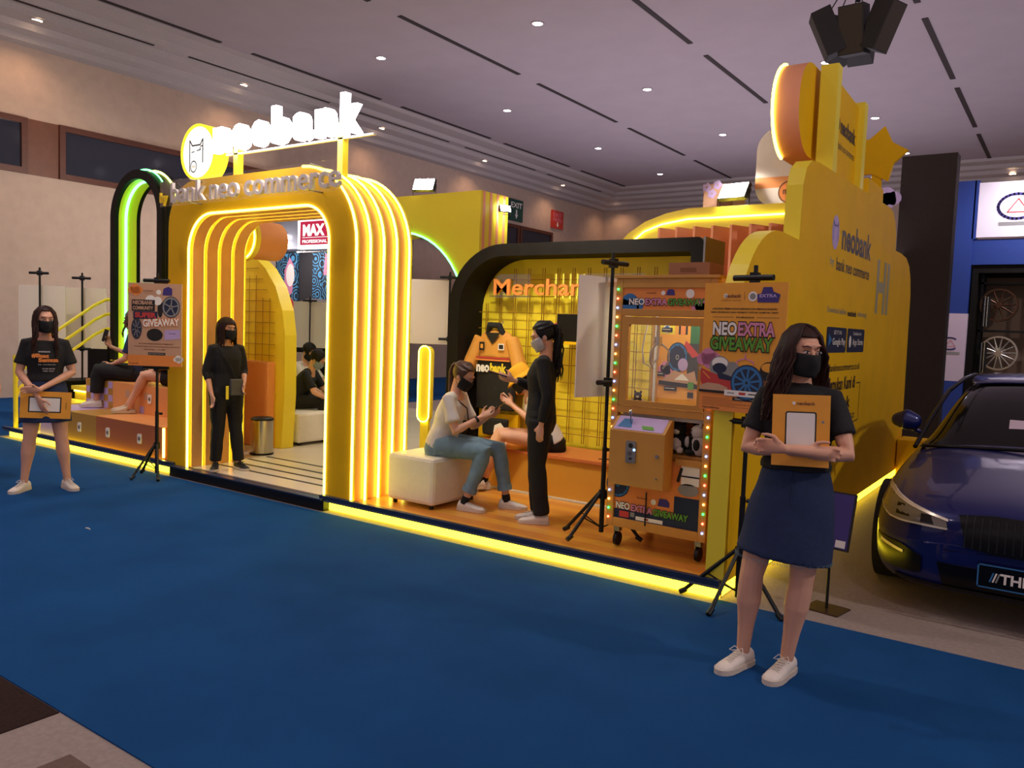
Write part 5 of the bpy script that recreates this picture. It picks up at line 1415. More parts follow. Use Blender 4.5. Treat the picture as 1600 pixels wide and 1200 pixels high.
# ================================================================== people
SKIN = mat('skin', '#d9a284', .55, var=.05, vscale=12); SKIN.node_tree.nodes['Principled BSDF'].inputs['Subsurface Weight'].default_value = .08
HAIRD = mat('dark_brown_hair', '#2c160e', .55, spec=.25, var=.35, vscale=30, stretch=(1, 1, .15)); HAIRB = mat('black_hair', '#120d0b', .5, spec=.3, var=.3, vscale=30); HAIRL = mat('brown_hair', '#4a2c1c', .45, var=.3, vscale=30)
BCLOTH = mat('black_cotton', '#121112', .85, var=.15, vscale=20, bump=.25, bscale=60); MASKM = mat('black_mask', '#0e0e10', .8, bump=.1, bscale=200)
DENIM = mat('dark_denim', '#16284a', .85, var=.15, vscale=60, bump=.3, bscale=400); LJEAN = mat('light_denim', '#6f8a98', .85, var=.14, vscale=14, bump=.25, bscale=300)
WTEE = mat('white_cotton', '#d8d0c6', .85, var=.05, bump=.2, bscale=60); SHOEW = mat('white_canvas', '#ddd2c6', .7, var=.05, bump=.15, bscale=300); SOLEW = mat('cream_rubber', '#cfc0b0', .6)
SHOEB = mat('black_shoe', '#151313', .6); BEIGES = mat('beige_clog', '#cdb79a', .5); PHM = mat('phone_black', '#101114', .2); GREYC2 = mat('grey_cotton', '#857d78', .85, bump=.2, bscale=60)
HATM = mat('yellow_hat_cloth', '#e8a91c', .8, bump=.25, bscale=200); EYEW = mat('eye_white', '#cfc6c0', .3); LIPM = mat('lip', '#9a4f44', .5); BAGM = mat('grey_bag', '#4a4a4a', .5); SOCKB = mat('black_sock', '#121212', .9); BROWNC = mat('brown_cloth', '#4a2a1e', .85); NAVYC = mat('navy_cloth', '#16284c', .8)

def V_(*a): return Vector(a)
def hand(mb, wpos, d, th, curl=.6, spread=0.0, k=1.0, m=SKIN):
    """palm and five separate bent fingers; d = finger direction, th = thumb side"""
    wpos = Vector(wpos); d = Vector(d).normalized(); th = Vector(th); th = (th - d * th.dot(d)).normalized(); n = d.cross(th)
    if isinstance(curl, tuple): curl, sgn = curl
    else: sgn = 1
    n = n * sgn
    mb.tube([wpos - d * .015 * k, wpos + d * .02 * k, wpos + d * .055 * k, wpos + d * .085 * k], [(.021 * k, .016 * k), (.030 * k, .016 * k), (.037 * k, .015 * k), (.034 * k, .012 * k)], m, 12, side=th, round_=True)
    L = (.072, .080, .074, .058)
    for i in range(4):
        o = wpos + d * (.083 - .004 * abs(i - 1)) * k + th * (.0275 - .0185 * i) * k
        a = 0.0; p = [o - d * .02 * k, o]; q = o
        for j, fr in enumerate((.45, .32, .25)):
            a += curl * (.55 if j == 0 else .85)
            q = q + (d * math.cos(a) + n * math.sin(a) + th * spread * (1.5 - i) * .08).normalized() * L[i] * fr * k
            p.append(q)
        mb.tube(p, [.0088 * k, .0086 * k, .0080 * k, .0074 * k, .0062 * k], m, 8, round_=True)
    b = wpos + d * .022 * k + th * .024 * k
    t1 = b + (d * .55 + th * .75 + n * .25).normalized() * .034 * k
    t2 = t1 + (d * .85 + th * .30 + n * (.25 + .4 * curl)).normalized() * .030 * k
    t3 = t2 + (d * .9 + th * .02 + n * (.25 + .5 * curl)).normalized() * .024 * k
    mb.tube([b - d * .012 * k, b, t1, t2, t3], [.012 * k, .0125 * k, .0105 * k, .0092 * k, .007 * k], m, 8, round_=True)

def base_pose():
    return dict(pelvis=V_(0, 0, .86), waist=V_(0, 0, 1.02), chest=V_(0, -.005, 1.17), neck=V_(0, .015, 1.325), head=V_(0, -.005, 1.482), yaw=0.0, pitch=0.05, roll=0.0,
                shR=V_(-.142, .012, 1.28), elR=V_(-.205, .02, 1.03), wrR=V_(-.205, -.05, .82), shL=V_(.142, .012, 1.28), elL=V_(.205, .02, 1.03), wrL=V_(.205, -.05, .82),
                hipR=V_(-.085, 0, .83), knR=V_(-.09, -.015, .46), anR=V_(-.09, .02, .075), hipL=V_(.085, 0, .83), knL=V_(.09, -.015, .46), anL=V_(.09, .02, .075),
                hR=((0, -.1, -1), (0, -1, 0), .45), hL=((0, -.1, -1), (0, -1, 0), .45), ftR=-8, ftL=8, pitR=0, pitL=0)

def seg(a, b, n, r0, r1, bulge=0.0, at=.35):
    P = []; Rr = []
    for i in range(n + 1):
        t = i / n; P.append(a.lerp(b, t)); Rr.append(r0 + (r1 - r0) * t + bulge * math.exp(-((t - at) / .22) ** 2))
    return P, Rr

def person(loc, rz, label, J, group=None, scale=1.0, vox=.0075, top=None, bottom=None, hair=None, mask=MASKM, shoes=None, eyes=True, female=True, face_detail=True, skinm=SKIN):
    r = empty('person', loc, rz); tag(r, label, 'person', group)
    S = Matrix.Scale(scale, 4)
    w_ = 1.0 if female else 1.1
    Mh = Matrix.Translation(J['head']) @ Matrix.Rotation(math.radians(J['yaw']), 4, 'Z') @ Matrix.Rotation(J['pitch'], 4, 'X') @ Matrix.Rotation(J['roll'], 4, 'Y')
    # ---- body
    mb = MB(S @ Mh)
    mb.ell((0, .014, .022), (.0725, .090, .084), skinm, 20, 14)
    mb.ell((0, -.016, -.028), (.063, .068, .076), skinm, 18, 12)
    mb.ell((0, -.052, -.083), (.028, .026, .022), skinm, 12, 8)
    mb.tube([(0, -.078, .018), (0, -.090, -.005), (0, -.103, -.024)], [.007, .009, .0125], skinm, 8, round_=True)
    mb.ell((0, -.072, .034), (.046, .016, .016), skinm, 12, 8)
    for s in (-1, 1):
        mb.ell((s * .034, -.054, -.030), (.022, .020, .020), skinm, 10, 8)
        mb.ell((s * .072, .012, -.014), (.010, .018, .030), skinm, 10, 8)
    mb.ell((0, -.083, -.054), (.022, .012, .010), skinm, 10, 8)
    mb.M = S
    nk = J['neck']; hd = Mh @ V_(0, .02, -.05)
    mb.tube([nk + V_(0, .01, -.04), nk.lerp(hd, .5) + V_(0, .004, 0), hd], [.054, .047, .046], skinm, 14)
    sd = (J['hipL'] - J['hipR']).normalized(); ss = (J['shL'] - J['shR']).normalized()
    P = J['pelvis']; Wt = J['waist']; Cc = J['chest']
    shm = (J['shL'] + J['shR']) / 2
    tor = [P - (Wt - P).normalized() * .10, P - (Wt - P).normalized() * .03, P.lerp(Wt, .4), Wt, Wt.lerp(Cc, .5), Cc, Cc.lerp(shm, .55), shm + (shm - Cc).normalized() * .0, nk]
    tr_ = [(.10, .075), (.160, .112), (.148, .102), (.118 * w_, .085), (.128 * w_, .094), (.142 * w_, .105), (.148 * w_, .090), (.130, .066), (.052, .048)]
    mb.tube(tor, tr_, skinm, 20, side=sd.lerp(ss, .5), round_=True)
    for sfx in 'RL':
        sh, el, wr = J['sh' + sfx], J['el' + sfx], J['wr' + sfx]
        a, q = seg(sh, el, 5, .044, .034, .004); b, q2 = seg(el, wr, 5, .034, .0205, .004, .2)
        mb.tube([shm.lerp(sh, .45)] + a + b[1:], [.05] + q + q2[1:], skinm, 12, round_=True)
        hh = J['h' + sfx]
        hand(mb, wr + (wr - el).normalized() * .008, hh[0], hh[1], hh[2], k=.92 if female else 1.04, m=skinm)
        hp, kn, an = J['hip' + sfx], J['kn' + sfx], J['an' + sfx]
        a, q = seg(hp, kn, 6, .088, .053, .004, .3); b, q2 = seg(kn, an, 6, .050, .030, .012, .3)
        mb.tube(a + b[1:], q + q2[1:], skinm, 14, round_=True)
        mb.tube([P + V_(0, 0, 0), hp], [.09, .085], skinm, 12, round_=True)
        fa = math.radians(J['ft' + sfx]); pit = J['pit' + sfx]
        fd = V_(math.sin(fa) * math.cos(pit), -math.cos(fa) * math.cos(pit), -math.sin(pit))
        mb.tube([an + V_(0, 0, -.012), an + fd * .05 + V_(0, 0, -.040), an + fd * .12 + V_(0, 0, -.048)], [.028, .018, .013], skinm, 10, round_=True)
    body = remesh(mb, vox * scale, 2)
    body.M = S @ Mh
    if eyes:
        for s in (-1, 1):
            body.ell((s * .029, -.0835, .006), (.0135, .007, .0058), EYEW, 12, 8)
            body.ell((s * .029, -.0885, .006), (.0058, .0035, .0056), BLKP, 10, 8)
            body.tube([(s * .044, -.078, .012), (s * .030, -.0905, .0135), (s * .015, -.087, .010)], .0018, BLKP, 5)
            body.tube([(s * .050, -.076, .030), (s * .034, -.091, .034), (s * .014, -.0925, .029)], [.0015, .003, .002], HAIRD, 5)
    if not mask:
        body.ell((0, -.0935, -.056), (.020, .006, .005), LIPM, 10, 6)
    body.build('body', r)
    # ---- mask
    if mask:
        m = MB(S @ Mh); vs = []; nu, nv = 14, 8
        for i in range(nu + 1):
            ph = math.radians(-78 + 156 * i / nu)
            for j in range(nv + 1):
                z = -.104 + .102 * j / nv
                t = j / nv
                bul = .014 * math.cos(ph) ** 3 * math.sin(PI * (.15 + .7 * t))
                if t > .4: bul += .048 * math.exp(-(ph / .26) ** 2) * (t - .3) * (1.25 - t)
                rx = .0695 + .004 * math.sin(PI * t) - (.012 if t < .2 else 0); ry = .0865 + bul - .012 * (1 - t) * 0.4
                vs.append((rx * math.sin(ph), .002 - ry * math.cos(ph) - .010 * math.cos(ph), z + .010 * (1 - math.cos(ph))))
        fs = [(i * (nv + 1) + j, (i + 1) * (nv + 1) + j, (i + 1) * (nv + 1) + j + 1, i * (nv + 1) + j + 1) for i in range(nu) for j in range(nv)]
        m.add(vs, fs, mask, True)
        for s in (-1, 1):
            m.tube([(s * .064, -.02, -.02), (s * .076, .0, -.005), (s * .079, .024, .0), (s * .074, .022, -.04), (s * .064, -.012, -.075)], .0016, mask, 5)
        o = m.build('face_mask', r); so = o.modifiers.new('t', 'SOLIDIFY'); so.thickness = .003
    # ---- clothes
    def cloth(mb_, name, v=.010, disp=.006, ds=9):
        return remesh(mb_, v * scale, 3, disp, ds).build(name, r)
    if top:
        m = MB(S); g = .012
        lowz = top.get('low', .0)
        base = P - (Wt - P).normalized() * top.get('hem', .0)
        if bottom and bottom['kind'] == 'skirt': base = P.lerp(Wt, .62)
        tt = [base, base.lerp(Wt, .5), Wt, Wt.lerp(Cc, .5), Cc, Cc.lerp(shm, .6), shm + (shm - Cc).normalized() * .012, nk + V_(0, .0, -.028)]
        lo_ = top.get('loose', 0)
        t2 = [(.166 + lo_, .118 + lo_) if base.z < P.z + .05 or bottom['kind'] != 'skirt' else (.158, .118), (.152 + lo_, .112 + lo_), (.136 * w_ + lo_, .102 + lo_), (.142 * w_ + lo_, .108 + lo_), (.156 * w_, .118), (.160 * w_, .103), (.140, .080), (.074, .066)]
        m.tube(tt, t2, top['mat'], 22, side=sd.lerp(ss, .5))
        for sfx in 'RL':
            sh, el, wr = J['sh' + sfx], J['el' + sfx], J['wr' + sfx]
            fr = top.get('sleeve', .55)
            if fr <= 1: pts = [shm.lerp(sh, .5), sh, sh.lerp(el, fr * .5), sh.lerp(el, fr)]; rr = [.058, .055, .054, .055 + top.get('flare', .0)]
            else: pts = [shm.lerp(sh, .5), sh, sh.lerp(el, .5), el, el.lerp(wr, (fr - 1) * .5), el.lerp(wr, fr - 1)]; rr = [.060, .058, .052, .047, .043, .038]
            m.tube(pts, rr, top['mat'], 14)
        cloth(m, top.get('name', 'shirt'), disp=top.get('disp', .006))
    if bottom:
        kd = bottom['kind']
        if kd == 'skirt':
            m = MB(S); z1 = bottom['top']; z0 = bottom['hem']; N = 10; c0 = J['pelvis']; ck = (J['knR'] + J['knL']) / 2
            pts = []; rr = []
            for i in range(N + 1):
                t = i / N; z = z1 + (z0 - z1) * t
                x = c0.x + (ck.x - c0.x) * max(0, t - .3) * .8; y = c0.y + (ck.y - c0.y) * max(0, t - .3) * .8
                a = .135 + (.178 - .135) * min(1, t / .35) + (bottom.get('flare', .205) - .178) * max(0, (t - .35) / .65)
                b = .098 + (.128 - .098) * min(1, t / .35) + (.15 - .128) * max(0, (t - .35) / .65)
                pts.append(V_(x, y, z)); rr.append((a, b))
            m.tube(pts, rr, bottom['mat'], 36, side=(1, 0, 0))
            o_ = remesh(m, .010 * scale, 2, .007, 7).build('skirt', r)
            if bottom.get('detail'):
                m = MB(S)
                m.tube([pts[0] + V_((rr[0][0] + .004) * math.cos(a), (rr[0][1] + .004) * math.sin(a), -.015) for a in [2 * PI * i / 36 for i in range(36)]], .006, bottom['mat'], 6, closed=True)
                m.tube([V_(p.x + .0, p.y - q[1] - .002, p.z) for p, q in zip(pts[:5], rr[:5])], .003, bottom['mat'], 6)
                m.build('waistband', o_)
                rnd = random.Random(3); m = MB(S)
                for i in range(120):
                    a = 2 * PI * i / 120; p = pts[-1] + V_(rr[-1][0] * .985 * math.cos(a), rr[-1][1] * .985 * math.sin(a), .004)
                    m.tube([p, p + V_(rnd.uniform(-.004, .004), rnd.uniform(-.003, .003), -rnd.uniform(.006, .018))], .0011, LJEAN, 4)
                m.build('frayed_hem', o_)
        else:
            m = MB(S); low = bottom.get('len', 2.0)
            m.tube([P - (Wt - P).normalized() * .06, P, P.lerp(Wt, .55)], [(.165, .125), (.172, .122), (.140, .105)], bottom['mat'], 20, side=sd, round_=True)
            for sfx in 'RL':
                hp, kn, an = J['hip' + sfx], J['kn' + sfx], J['an' + sfx]
                wd = bottom.get('w', 0)
                if low > 1:
                    e = kn.lerp(an, low - 1)
                    a, q = seg(hp, kn, 5, .104, .070 + wd, 0); b, q2 = seg(kn, e, 5, .068 + wd, bottom.get('cuff', .055) + wd, .002)
                    m.tube(a + b[1:], q + q2[1:], bottom['mat'], 14)
                else:
                    a, q = seg(hp, hp.lerp(kn, low), 4, .108, .098, 0); m.tube(a, q, bottom['mat'], 14)
            o_ = cloth(m, bottom.get('name', 'trousers'), disp=bottom.get('disp', .006), ds=11)
            if bottom.get('rolled'):
                for sfx in 'RL':
                    e = J['kn' + sfx].lerp(J['an' + sfx], low - 1); d_ = (J['an' + sfx] - J['kn' + sfx]).normalized()
                    m = MB(S); m.tube([e - d_ * .03, e + d_ * .012], bottom.get('cuff', .055) + .006, LJEAN, 16); m.build('rolled_cuff', o_)
    # ---- shoes
    if shoes:
        for sfx in 'RL':
            an = J['an' + sfx]; fa = math.radians(J['ft' + sfx]); pit = J['pit' + sfx]
            Mf = S @ Matrix.Translation(V_(an.x, an.y, an.z - .075)) @ Matrix.Rotation(fa, 4, 'Z') @ Matrix.Translation(V_(0, .0, 0)) @ Matrix.Rotation(pit, 4, 'X')
            up = MB(Mf); sty = shoes.get('style', 'sneaker')
            sec = [(-.062, .024, .050, .018), (-.052, .030, .078, .012), (-.02, .034, .082, .01), (.02, .035, .080, .01), (.055, .037, .066, .01), (.09, .041, .054, .01), (.125, .042, .045, .01), (.155, .036, .038, .012), (.175, .022, .028, .015)]
            if sty == 'clog': sec = sec[3:]
            n_ = 14; vs = []; fs = []
            for (s_, hw, tz, bz) in sec:
                for k in range(n_):
                    a = 2 * PI * k / n_; ca, sa = math.cos(a), math.sin(a)
                    x = hw * math.copysign(abs(ca) ** .7, ca); z = (tz + bz) / 2 + (tz - bz) / 2 * math.copysign(abs(sa) ** .8, sa)
                    if sa > 0: x *= (1 - .35 * sa * sa)
                    vs.append((x, -s_, z))
            for i in range(len(sec) - 1):
                for k in range(n_):
                    l_ = (k + 1) % n_; fs.append((i * n_ + k, i * n_ + l_, (i + 1) * n_ + l_, (i + 1) * n_ + k))
            fs.append(tuple(reversed(range(n_)))); fs.append(tuple(range((len(sec) - 1) * n_, len(sec) * n_)))
            up.add(vs, fs, shoes['mat'], True); uo = up.build('shoe', r)
            sl = MB(Mf); out = []
            for (s_, hw) in ((-.068, .018), (-.06, .030), (-.02, .038), (.04, .039), (.09, .045), (.13, .046), (.16, .038), (.178, .024), (.186, .010)): out.append((hw, -s_))
            pl_ = out + [(-a, b) for (a, b) in reversed(out)]
            sl.prism([(a, b) for (a, b) in pl_], frame((0, 0, 0), (1, 0, 0), (0, 1, 0)), .0, shoes.get('sole_h', .024), shoes.get('sole', SOLEW), smooth=True)
            if sty == 'clog': sl.box(-.03, .03, .0, .06, -.0, .03, shoes['mat'])
            sl.build('sole', uo)
            if sty == 'sneaker':
                lc = MB(Mf)
                for i in range(5):
                    y = -(.035 + i * .016); z = .079 - i * .0065
                    lc.tube([(-.018, y, z - .002), (0, y - .006, z + .003), (.018, y, z - .002)], .0022, shoes.get('lace', SHOEW), 5)
                    lc.tube([(-.018, y, z - .002), (.0, y - .012, z + .002), (.018, y - .016, z - .006)], .0020, shoes.get('lace', SHOEW), 5)
                lc.tube([(0, -.03, .083), (-.022, -.035, .096), (-.04, -.05, .075), (-.02, -.05, .078), (0, -.032, .083)], .0022, shoes.get('lace', SHOEW), 5)
                lc.tube([(0, -.03, .083), (.022, -.035, .096), (.036, -.05, .072), (.02, -.05, .078), (0, -.032, .083)], .0022, shoes.get('lace', SHOEW), 5)
                lc.build('laces', uo)
            if shoes.get('sock'):
                sk = MB(S); d_ = (J['kn' + sfx] - an).normalized(); sk.tube([an - d_ * .02, an + d_ * .045], [.036, .034], SOCKB, 14); sk.build('sock', r)
    # ---- hair
    if hair:
        hm = hair['mat']; sty = hair['style']; rnd = random.Random(hair.get('seed', 1))
        cc = V_(0, .016, .026); R3 = V_(.083, .098, .094)
        cap = MB(S @ Mh); vs = []; fs = []; nu, nv = 32, 14
        hl = hair.get('line', 38)
        for j in range(nv + 1):
            for i in range(nu):
                ph = 2 * PI * i / nu; front = math.cos(ph)  # +1 is the face side
                lo = -50 if front < .25 else (hl - 20 if front < .55 else hl)
                if front >= .25: lo = -50 + (hl + 50) * min(1, (front - .25) / .45)
                el = math.radians(90 - (90 - lo) * j / nv)
                q = V_(math.sin(ph) * math.cos(el) * R3.x, -math.cos(ph) * math.cos(el) * R3.y, math.sin(el) * R3.z)
                q *= 1 + .02 * noise.noise(q * 40)
                vs.append(cc + q)
        for j in range(nv):
            for i in range(nu):
                l_ = (i + 1) % nu; fs.append((j * nu + i, (j + 1) * nu + i, (j + 1) * nu + l_, j * nu + l_))
        cap.add(vs, fs, hm, True); co = cap.build('hair', r); so = co.modifiers.new('t', 'SOLIDIFY'); so.thickness = .010; so.offset = -1
        def onc(phd, eld, k=1.03):
            p_, e_ = math.radians(phd), math.radians(eld)
            return Mh @ (cc + V_(math.sin(p_) * math.cos(e_) * R3.x * k, -math.cos(p_) * math.cos(e_) * R3.y * k, math.sin(e_) * R3.z * k))
        st_ = MB(S)
        if sty in ('long', 'bob', 'short'):
            n = hair.get('n', 110); Lh = hair.get('len', .34)
            for i in range(n):
                s = 1 if i % 2 else -1
                f = (i // 2 + rnd.random()) / (n / 2)
                phi = 42 + f * 138
                el0 = 84 - rnd.random() * 14
                pts = [onc(s * (phi * .55 if phi < 90 else phi), el0), onc(s * phi * .92, 58), onc(s * phi, 28), onc(s * (phi + (10 if phi < 70 else 0)), 2, 1.05)]
                if sty == 'short':
                    pts.append(onc(s * phi, -20 - 14 * rnd.random(), 1.04))
                    st_.tube(pts, [.009, .010, .010, .008, .003], hm, 5); continue
                q = pts[-1].copy(); L = Lh * (.8 + .25 * rnd.random()) * (hair.get('front', 1.0) if phi < 85 else 1)
                amp = .006 + hair.get('wave', .0); ph0 = rnd.random() * 6; K = 6
                hdc = J['head']
                for k in range(1, K + 1):
                    t = k / K; z = q.z - L * t
                    x = q.x; y = q.y
                    drop = min(1, (L * t) / .16)
                    if sty == 'long':
                        fwd = (Mh.to_3x3() @ V_(0, -1, 0)); 
                        if hair.get('allback') and phi < 200: yt = J['neck'].y + .075
                        elif phi < (hair.get('split', 95) if (not hair.get('front_side') or s == hair['front_side']) else 0): yt = J['neck'].y - .105 - .02 * rnd.random()
                        else: yt = J['neck'].y + .085
                        y = q.y + (yt - q.y) * drop; x = q.x * (1 - .15 * drop) + (s * hair.get('out', .02)) * t
                        if yt < J['neck'].y: x = J['neck'].x + (q.x - J['neck'].x) * .95 + s * .012 * t + hair.get('sweep', 0) * t
                    else:
                        x = q.x + s * .004 * t; y = q.y * (1) + (.008 * t if phi > 90 else -.012 * t)
                    pts.append(V_(x + amp * math.sin(ph0 + t * 7), y + amp * math.cos(ph0 + t * 6) * .6, z))
                ra = hair.get('r', .0075); st_.tube(pts, [ra, ra * 1.2, ra * 1.25, ra * 1.2] + [ra * (1.15 - .7 * (k / K)) for k in range(1, K + 1)], hm, 5)
        if sty == 'ponytail':
            for i in range(70):
                s = 1 if i % 2 else -1; phi = 30 + (i / 70) * 140
                st_.tube([onc(s * phi * .5, 80), onc(s * phi, 40), onc(s * (phi + 90) / 1.5, 15), onc(180, hair.get('tie', 20), 1.1)], [.007, .008, .008, .006], hm, 5)
            tp = onc(180, hair.get('tie', 20), 1.12); bd = (Mh.to_3x3() @ V_(0, 1, 0)); L = hair.get('len', .3)
            for i in range(50):
                a = rnd.random() * 6.28; rr_ = .02 * hair.get('fat', 1) * math.sqrt(rnd.random()); wv = hair.get('wave', .0); p0 = rnd.random() * 6
                pts = []
                for k in range(8):
                    t = k / 7; sp = .4 + 1.4 * t - .8 * t * t
                    pts.append(tp + bd * (.035 * math.sin(min(1, t * 2.5) * PI / 2) + rr_ * math.cos(a) * sp) + V_(rr_ * math.sin(a) * sp * 1.3, 0, 0) + V_(wv * math.sin(p0 + t * 12), wv * math.cos(p0 + t * 11), -L * (t ** 1.2) * (.85 + .3 * rr_ / .02) + .01 * math.sin(t * 3)))
                st_.tube(pts, [.006, .008, .008, .008, .007, .006, .005, .002], hm, 5)
            st_.ell(tp, (.016, .016, .016), REDP if hair.get('band') else hm, 10, 8)
        if hair.get('bangs'):
            for i in range(26):
                ph = -48 + 96 * i / 25
                st_.tube([onc(ph * .6, 80), onc(ph, 55), onc(ph, 32, 1.06), onc(ph, 16 + 5 * rnd.random(), 1.08)], [.008, .009, .008, .003], hm, 5)
        if st_.v: st_.build('hair_strands', co)
    return r

def place(name, loc, rz): return empty(name, loc, rz)
def phone(loc, rz, M, label, k=1.0):
    M = Matrix.Translation(M.to_translation() * k) @ M.to_3x3().to_4x4()
    o = empty('mobile_phone', loc, rz); tag(o, label, 'phone')
    m = MB(M); m.box(-.036, .036, -.004, .004, -.074, .074, PHM); m.build('case', o, bevel=.003)
    m = MB(M); m.box(-.032, .032, .004, .0046, -.069, .069, mat('phone_screen', '#202a38', .1)); m.box(-.026, -.012, -.0055, -.004, .045, .065, DKGREY); m.build('screen', o)
    return o
R3 = lambda a, ax: Matrix.Rotation(math.radians(a), 4, ax)

# ---- woman at the right, front
W1 = ((-.985, 3.64, .006), math.radians(11))
J = base_pose(); J.update(pitch=.06, yaw=34, elL=V_(.215, -.085, 1.05), wrL=V_(-.035, -.222, 1.072), elR=V_(-.212, -.03, 1.04), wrR=V_(.045, -.156, 1.055),
    hL=((-1, .42, .08), (.1, -.15, 1), (.95, -1)), hR=((1, .30, .0), (0, -.1, 1), (.5, 1)), shL=V_(.140, -.0, 1.28), shR=V_(-.140, -.0, 1.28),
    hipR=V_(-.09, 0, .83), hipL=V_(.08, 0, .83), knR=V_(-.160, -.03, .46), anR=V_(-.185, .02, .075), knL=V_(.055, -.02, .46), anL=V_(.01, .02, .075), ftR=-28, ftL=-20)
person(*W1, 'woman in a black T-shirt and dark denim skirt with crossed arms hugging an amber board', J, vox=.0052, scale=.985,
    top=dict(mat=BCLOTH, sleeve=.66, hem=-.02, flare=.006, name='t_shirt', disp=.007), bottom=dict(kind='skirt', mat=DENIM, top=.985, hem=.555, flare=.212, detail=True),
    hair=dict(mat=HAIRD, style='long', n=230, len=.33, r=.0072, wave=.010, sweep=-.03, split=150, out=.05, line=30, seed=4, front_side=-1), shoes=dict(mat=SHOEW))
o = empty('amber_board', *W1); o.scale = (.985,) * 3; tag(o, 'amber board with a white square held in the crossed arms of the right woman', 'board')
Mb = Matrix.Translation((.02, -.126, 1.145)) @ R3(-4, 'X') @ R3(-2, 'Y')
m = MB(Mb); m.box(-.118, .118, -.005, .005, -.155, .155, YORP); F = frame((0, -.0055, 0), (1, 0, 0), (0, 0, 1))
m.poly(F, rrect(-.064, .064, -.075, .082, .01, 4), BLKP, .0004); m.poly(F, rrect(-.058, .058, -.069, .076, .006, 4), WPR, .0008)
m.text('neobank', F, .02, .118, BROWNP, w=.075, bold=.03, d=.0006); m.disc(F, -.03, .118, .007, WPR, .0006); m.disc(F, .09, .04, .006, GREY, .0006)
m.build('board_sheet', o)

# ---- woman at the left
W2 = ((-7.12, 3.33, .006), math.radians(62))
J = base_pose(); J.update(pitch=.04, yaw=14, elL=V_(.205, .0, 1.03), wrL=V_(-.035, -.190, .895), elR=V_(-.195, .0, 1.03), wrR=V_(-.045, -.172, .825),
    hL=((-1, .05, .05), (0, -.3, 1), (.5, -1)), hR=((.35, -.02, -1), (.6, -.5, .1), (.25, -1)), knR=V_(-.12, -.02, .46), anR=V_(-.165, .0, .075), knL=V_(.12, -.02, .46), anL=V_(.165, -.0, .075), ftR=-30, ftL=24)
person(*W2, 'woman in a black printed T-shirt and short black skirt on the blue carpet at left', J, vox=.006,
    top=dict(mat=BCLOTH, sleeve=.72, hem=-.02, flare=.01, name='t_shirt'), bottom=dict(kind='skirt', mat=NAVYC, top=1.0, hem=.60, flare=.205), scale=.97,
    hair=dict(mat=HAIRD, style='long', n=150, len=.34, r=.007, wave=.005, seed=9, line=40, split=80), shoes=dict(mat=SHOEW))
wroot = [q for q in bpy.data.objects if q.name.startswith('person') and q.type == 'EMPTY'][-1]
m = MB(R3(0, 'Z')); F = frame((0, -.137, 0), (1, 0, 0), (0, 0, 1))
m.text('#NEOBANK', F, .0, 1.215, WPR, w=.09, h=.012, bold=.02); m.text('#Buat', F, -.03, 1.18, ORGP, w=.13, h=.038, bold=.06, rot=-.05); m.text('Semua', F, .03, 1.145, ORGP, w=.15, h=.038, bold=.06, rot=.02)
m.build('shirt_print', wroot).scale = (.97,) * 3; m = MB()
m.text('by neobank', F, .02, 1.105, WPR, w=.13, h=.010); m.text('YOUR BANK', F, .03, 1.07, WPR, w=.10, h=.010); m.text('FOR YOU', F, .03, 1.05, WPR, w=.08, h=.010)
m.build('shirt_print', wroot).scale = (.97,) * 3
o = empty('amber_board', *W2); o.scale = (.97,) * 3; tag(o, 'amber board with a white rectangle held in front of the left woman', 'board')
m = MB(Matrix.Translation((.01, -.152, .76)) @ R3(3, 'Y')); m.box(-.19, .19, -.004, .004, -.115, .115, YORP); F = frame((0, -.0045, 0), (1, 0, 0), (0, 0, 1))
m.rect(F, -.13, .115, -.065, .07, BLKP, .0004); m.rect(F, -.12, .105, -.055, .06, WPR, .0008); m.text('neobank', F, .15, .0, BROWNP, w=.06, d=.0005, rot=PI / 2); m.build('board_sheet', o)

# ---- woman standing in the arch
W3 = ((-6.50, 4.66, .10), math.radians(74))
J = base_pose(); J.update(yaw=18, pitch=.05, elR=V_(-.20, .03, 1.03), wrR=V_(-.185, -.10, .80), hR=((.1, -.25, -1), (.3, -1, .1), .6), elL=V_(.19, .01, 1.03), wrL=V_(.12, -.19, .93), hL=((-.3, -.3, -.9), (-.5, -.8, 0), (.6, -1)),
    knR=V_(-.09, -.02, .46), anR=V_(-.10, .02, .075), knL=V_(.09, -.03, .46), anL=V_(.12, -.06, .075), ftR=-25, ftL=10)
person(*W3, 'woman in a black blouse and black trousers standing inside the lit arch', J, scale=.885, vox=.008, top=dict(mat=BCLOTH, sleeve=1.35, hem=.03, loose=.008), bottom=dict(kind='trousers', mat=BCLOTH, len=1.97, cuff=.06),
    hair=dict(mat=HAIRD, style='bob', n=130, len=.19, r=.009, seed=3, bangs=True), shoes=dict(mat=SHOEB, sole=SOLEW, lace=SHOEB))
wroot = [q for q in bpy.data.objects if q.name.startswith('person') and q.type == 'EMPTY'][-1]
o = empty('shoulder_bag', *W3); o.scale = (.885,) * 3; tag(o, 'small grey shoulder bag with a yellow tag worn by the woman in the arch', 'bag')
m = MB(); m.box(-.03, .10, -.215, -.165, .80, .97, BAGM); m.build('bag_body', o, bevel=.012)
m = MB(); m.tube([(-.13, -.09, 1.30), (-.07, -.13, 1.2), (.0, -.15, 1.08), (.03, -.185, .97)], .006, BLKM, 6); m.tube([(-.13, .09, 1.28), (-.02, .12, 1.1), (.16, .06, 1.0), (.10, -.17, .95)], .006, BLKM, 6); m.build('strap', o)
m = MB(); m.box(-.075, -.045, -.20, -.192, .76, .90, YEL2); m.build('tag', o, bevel=.003)
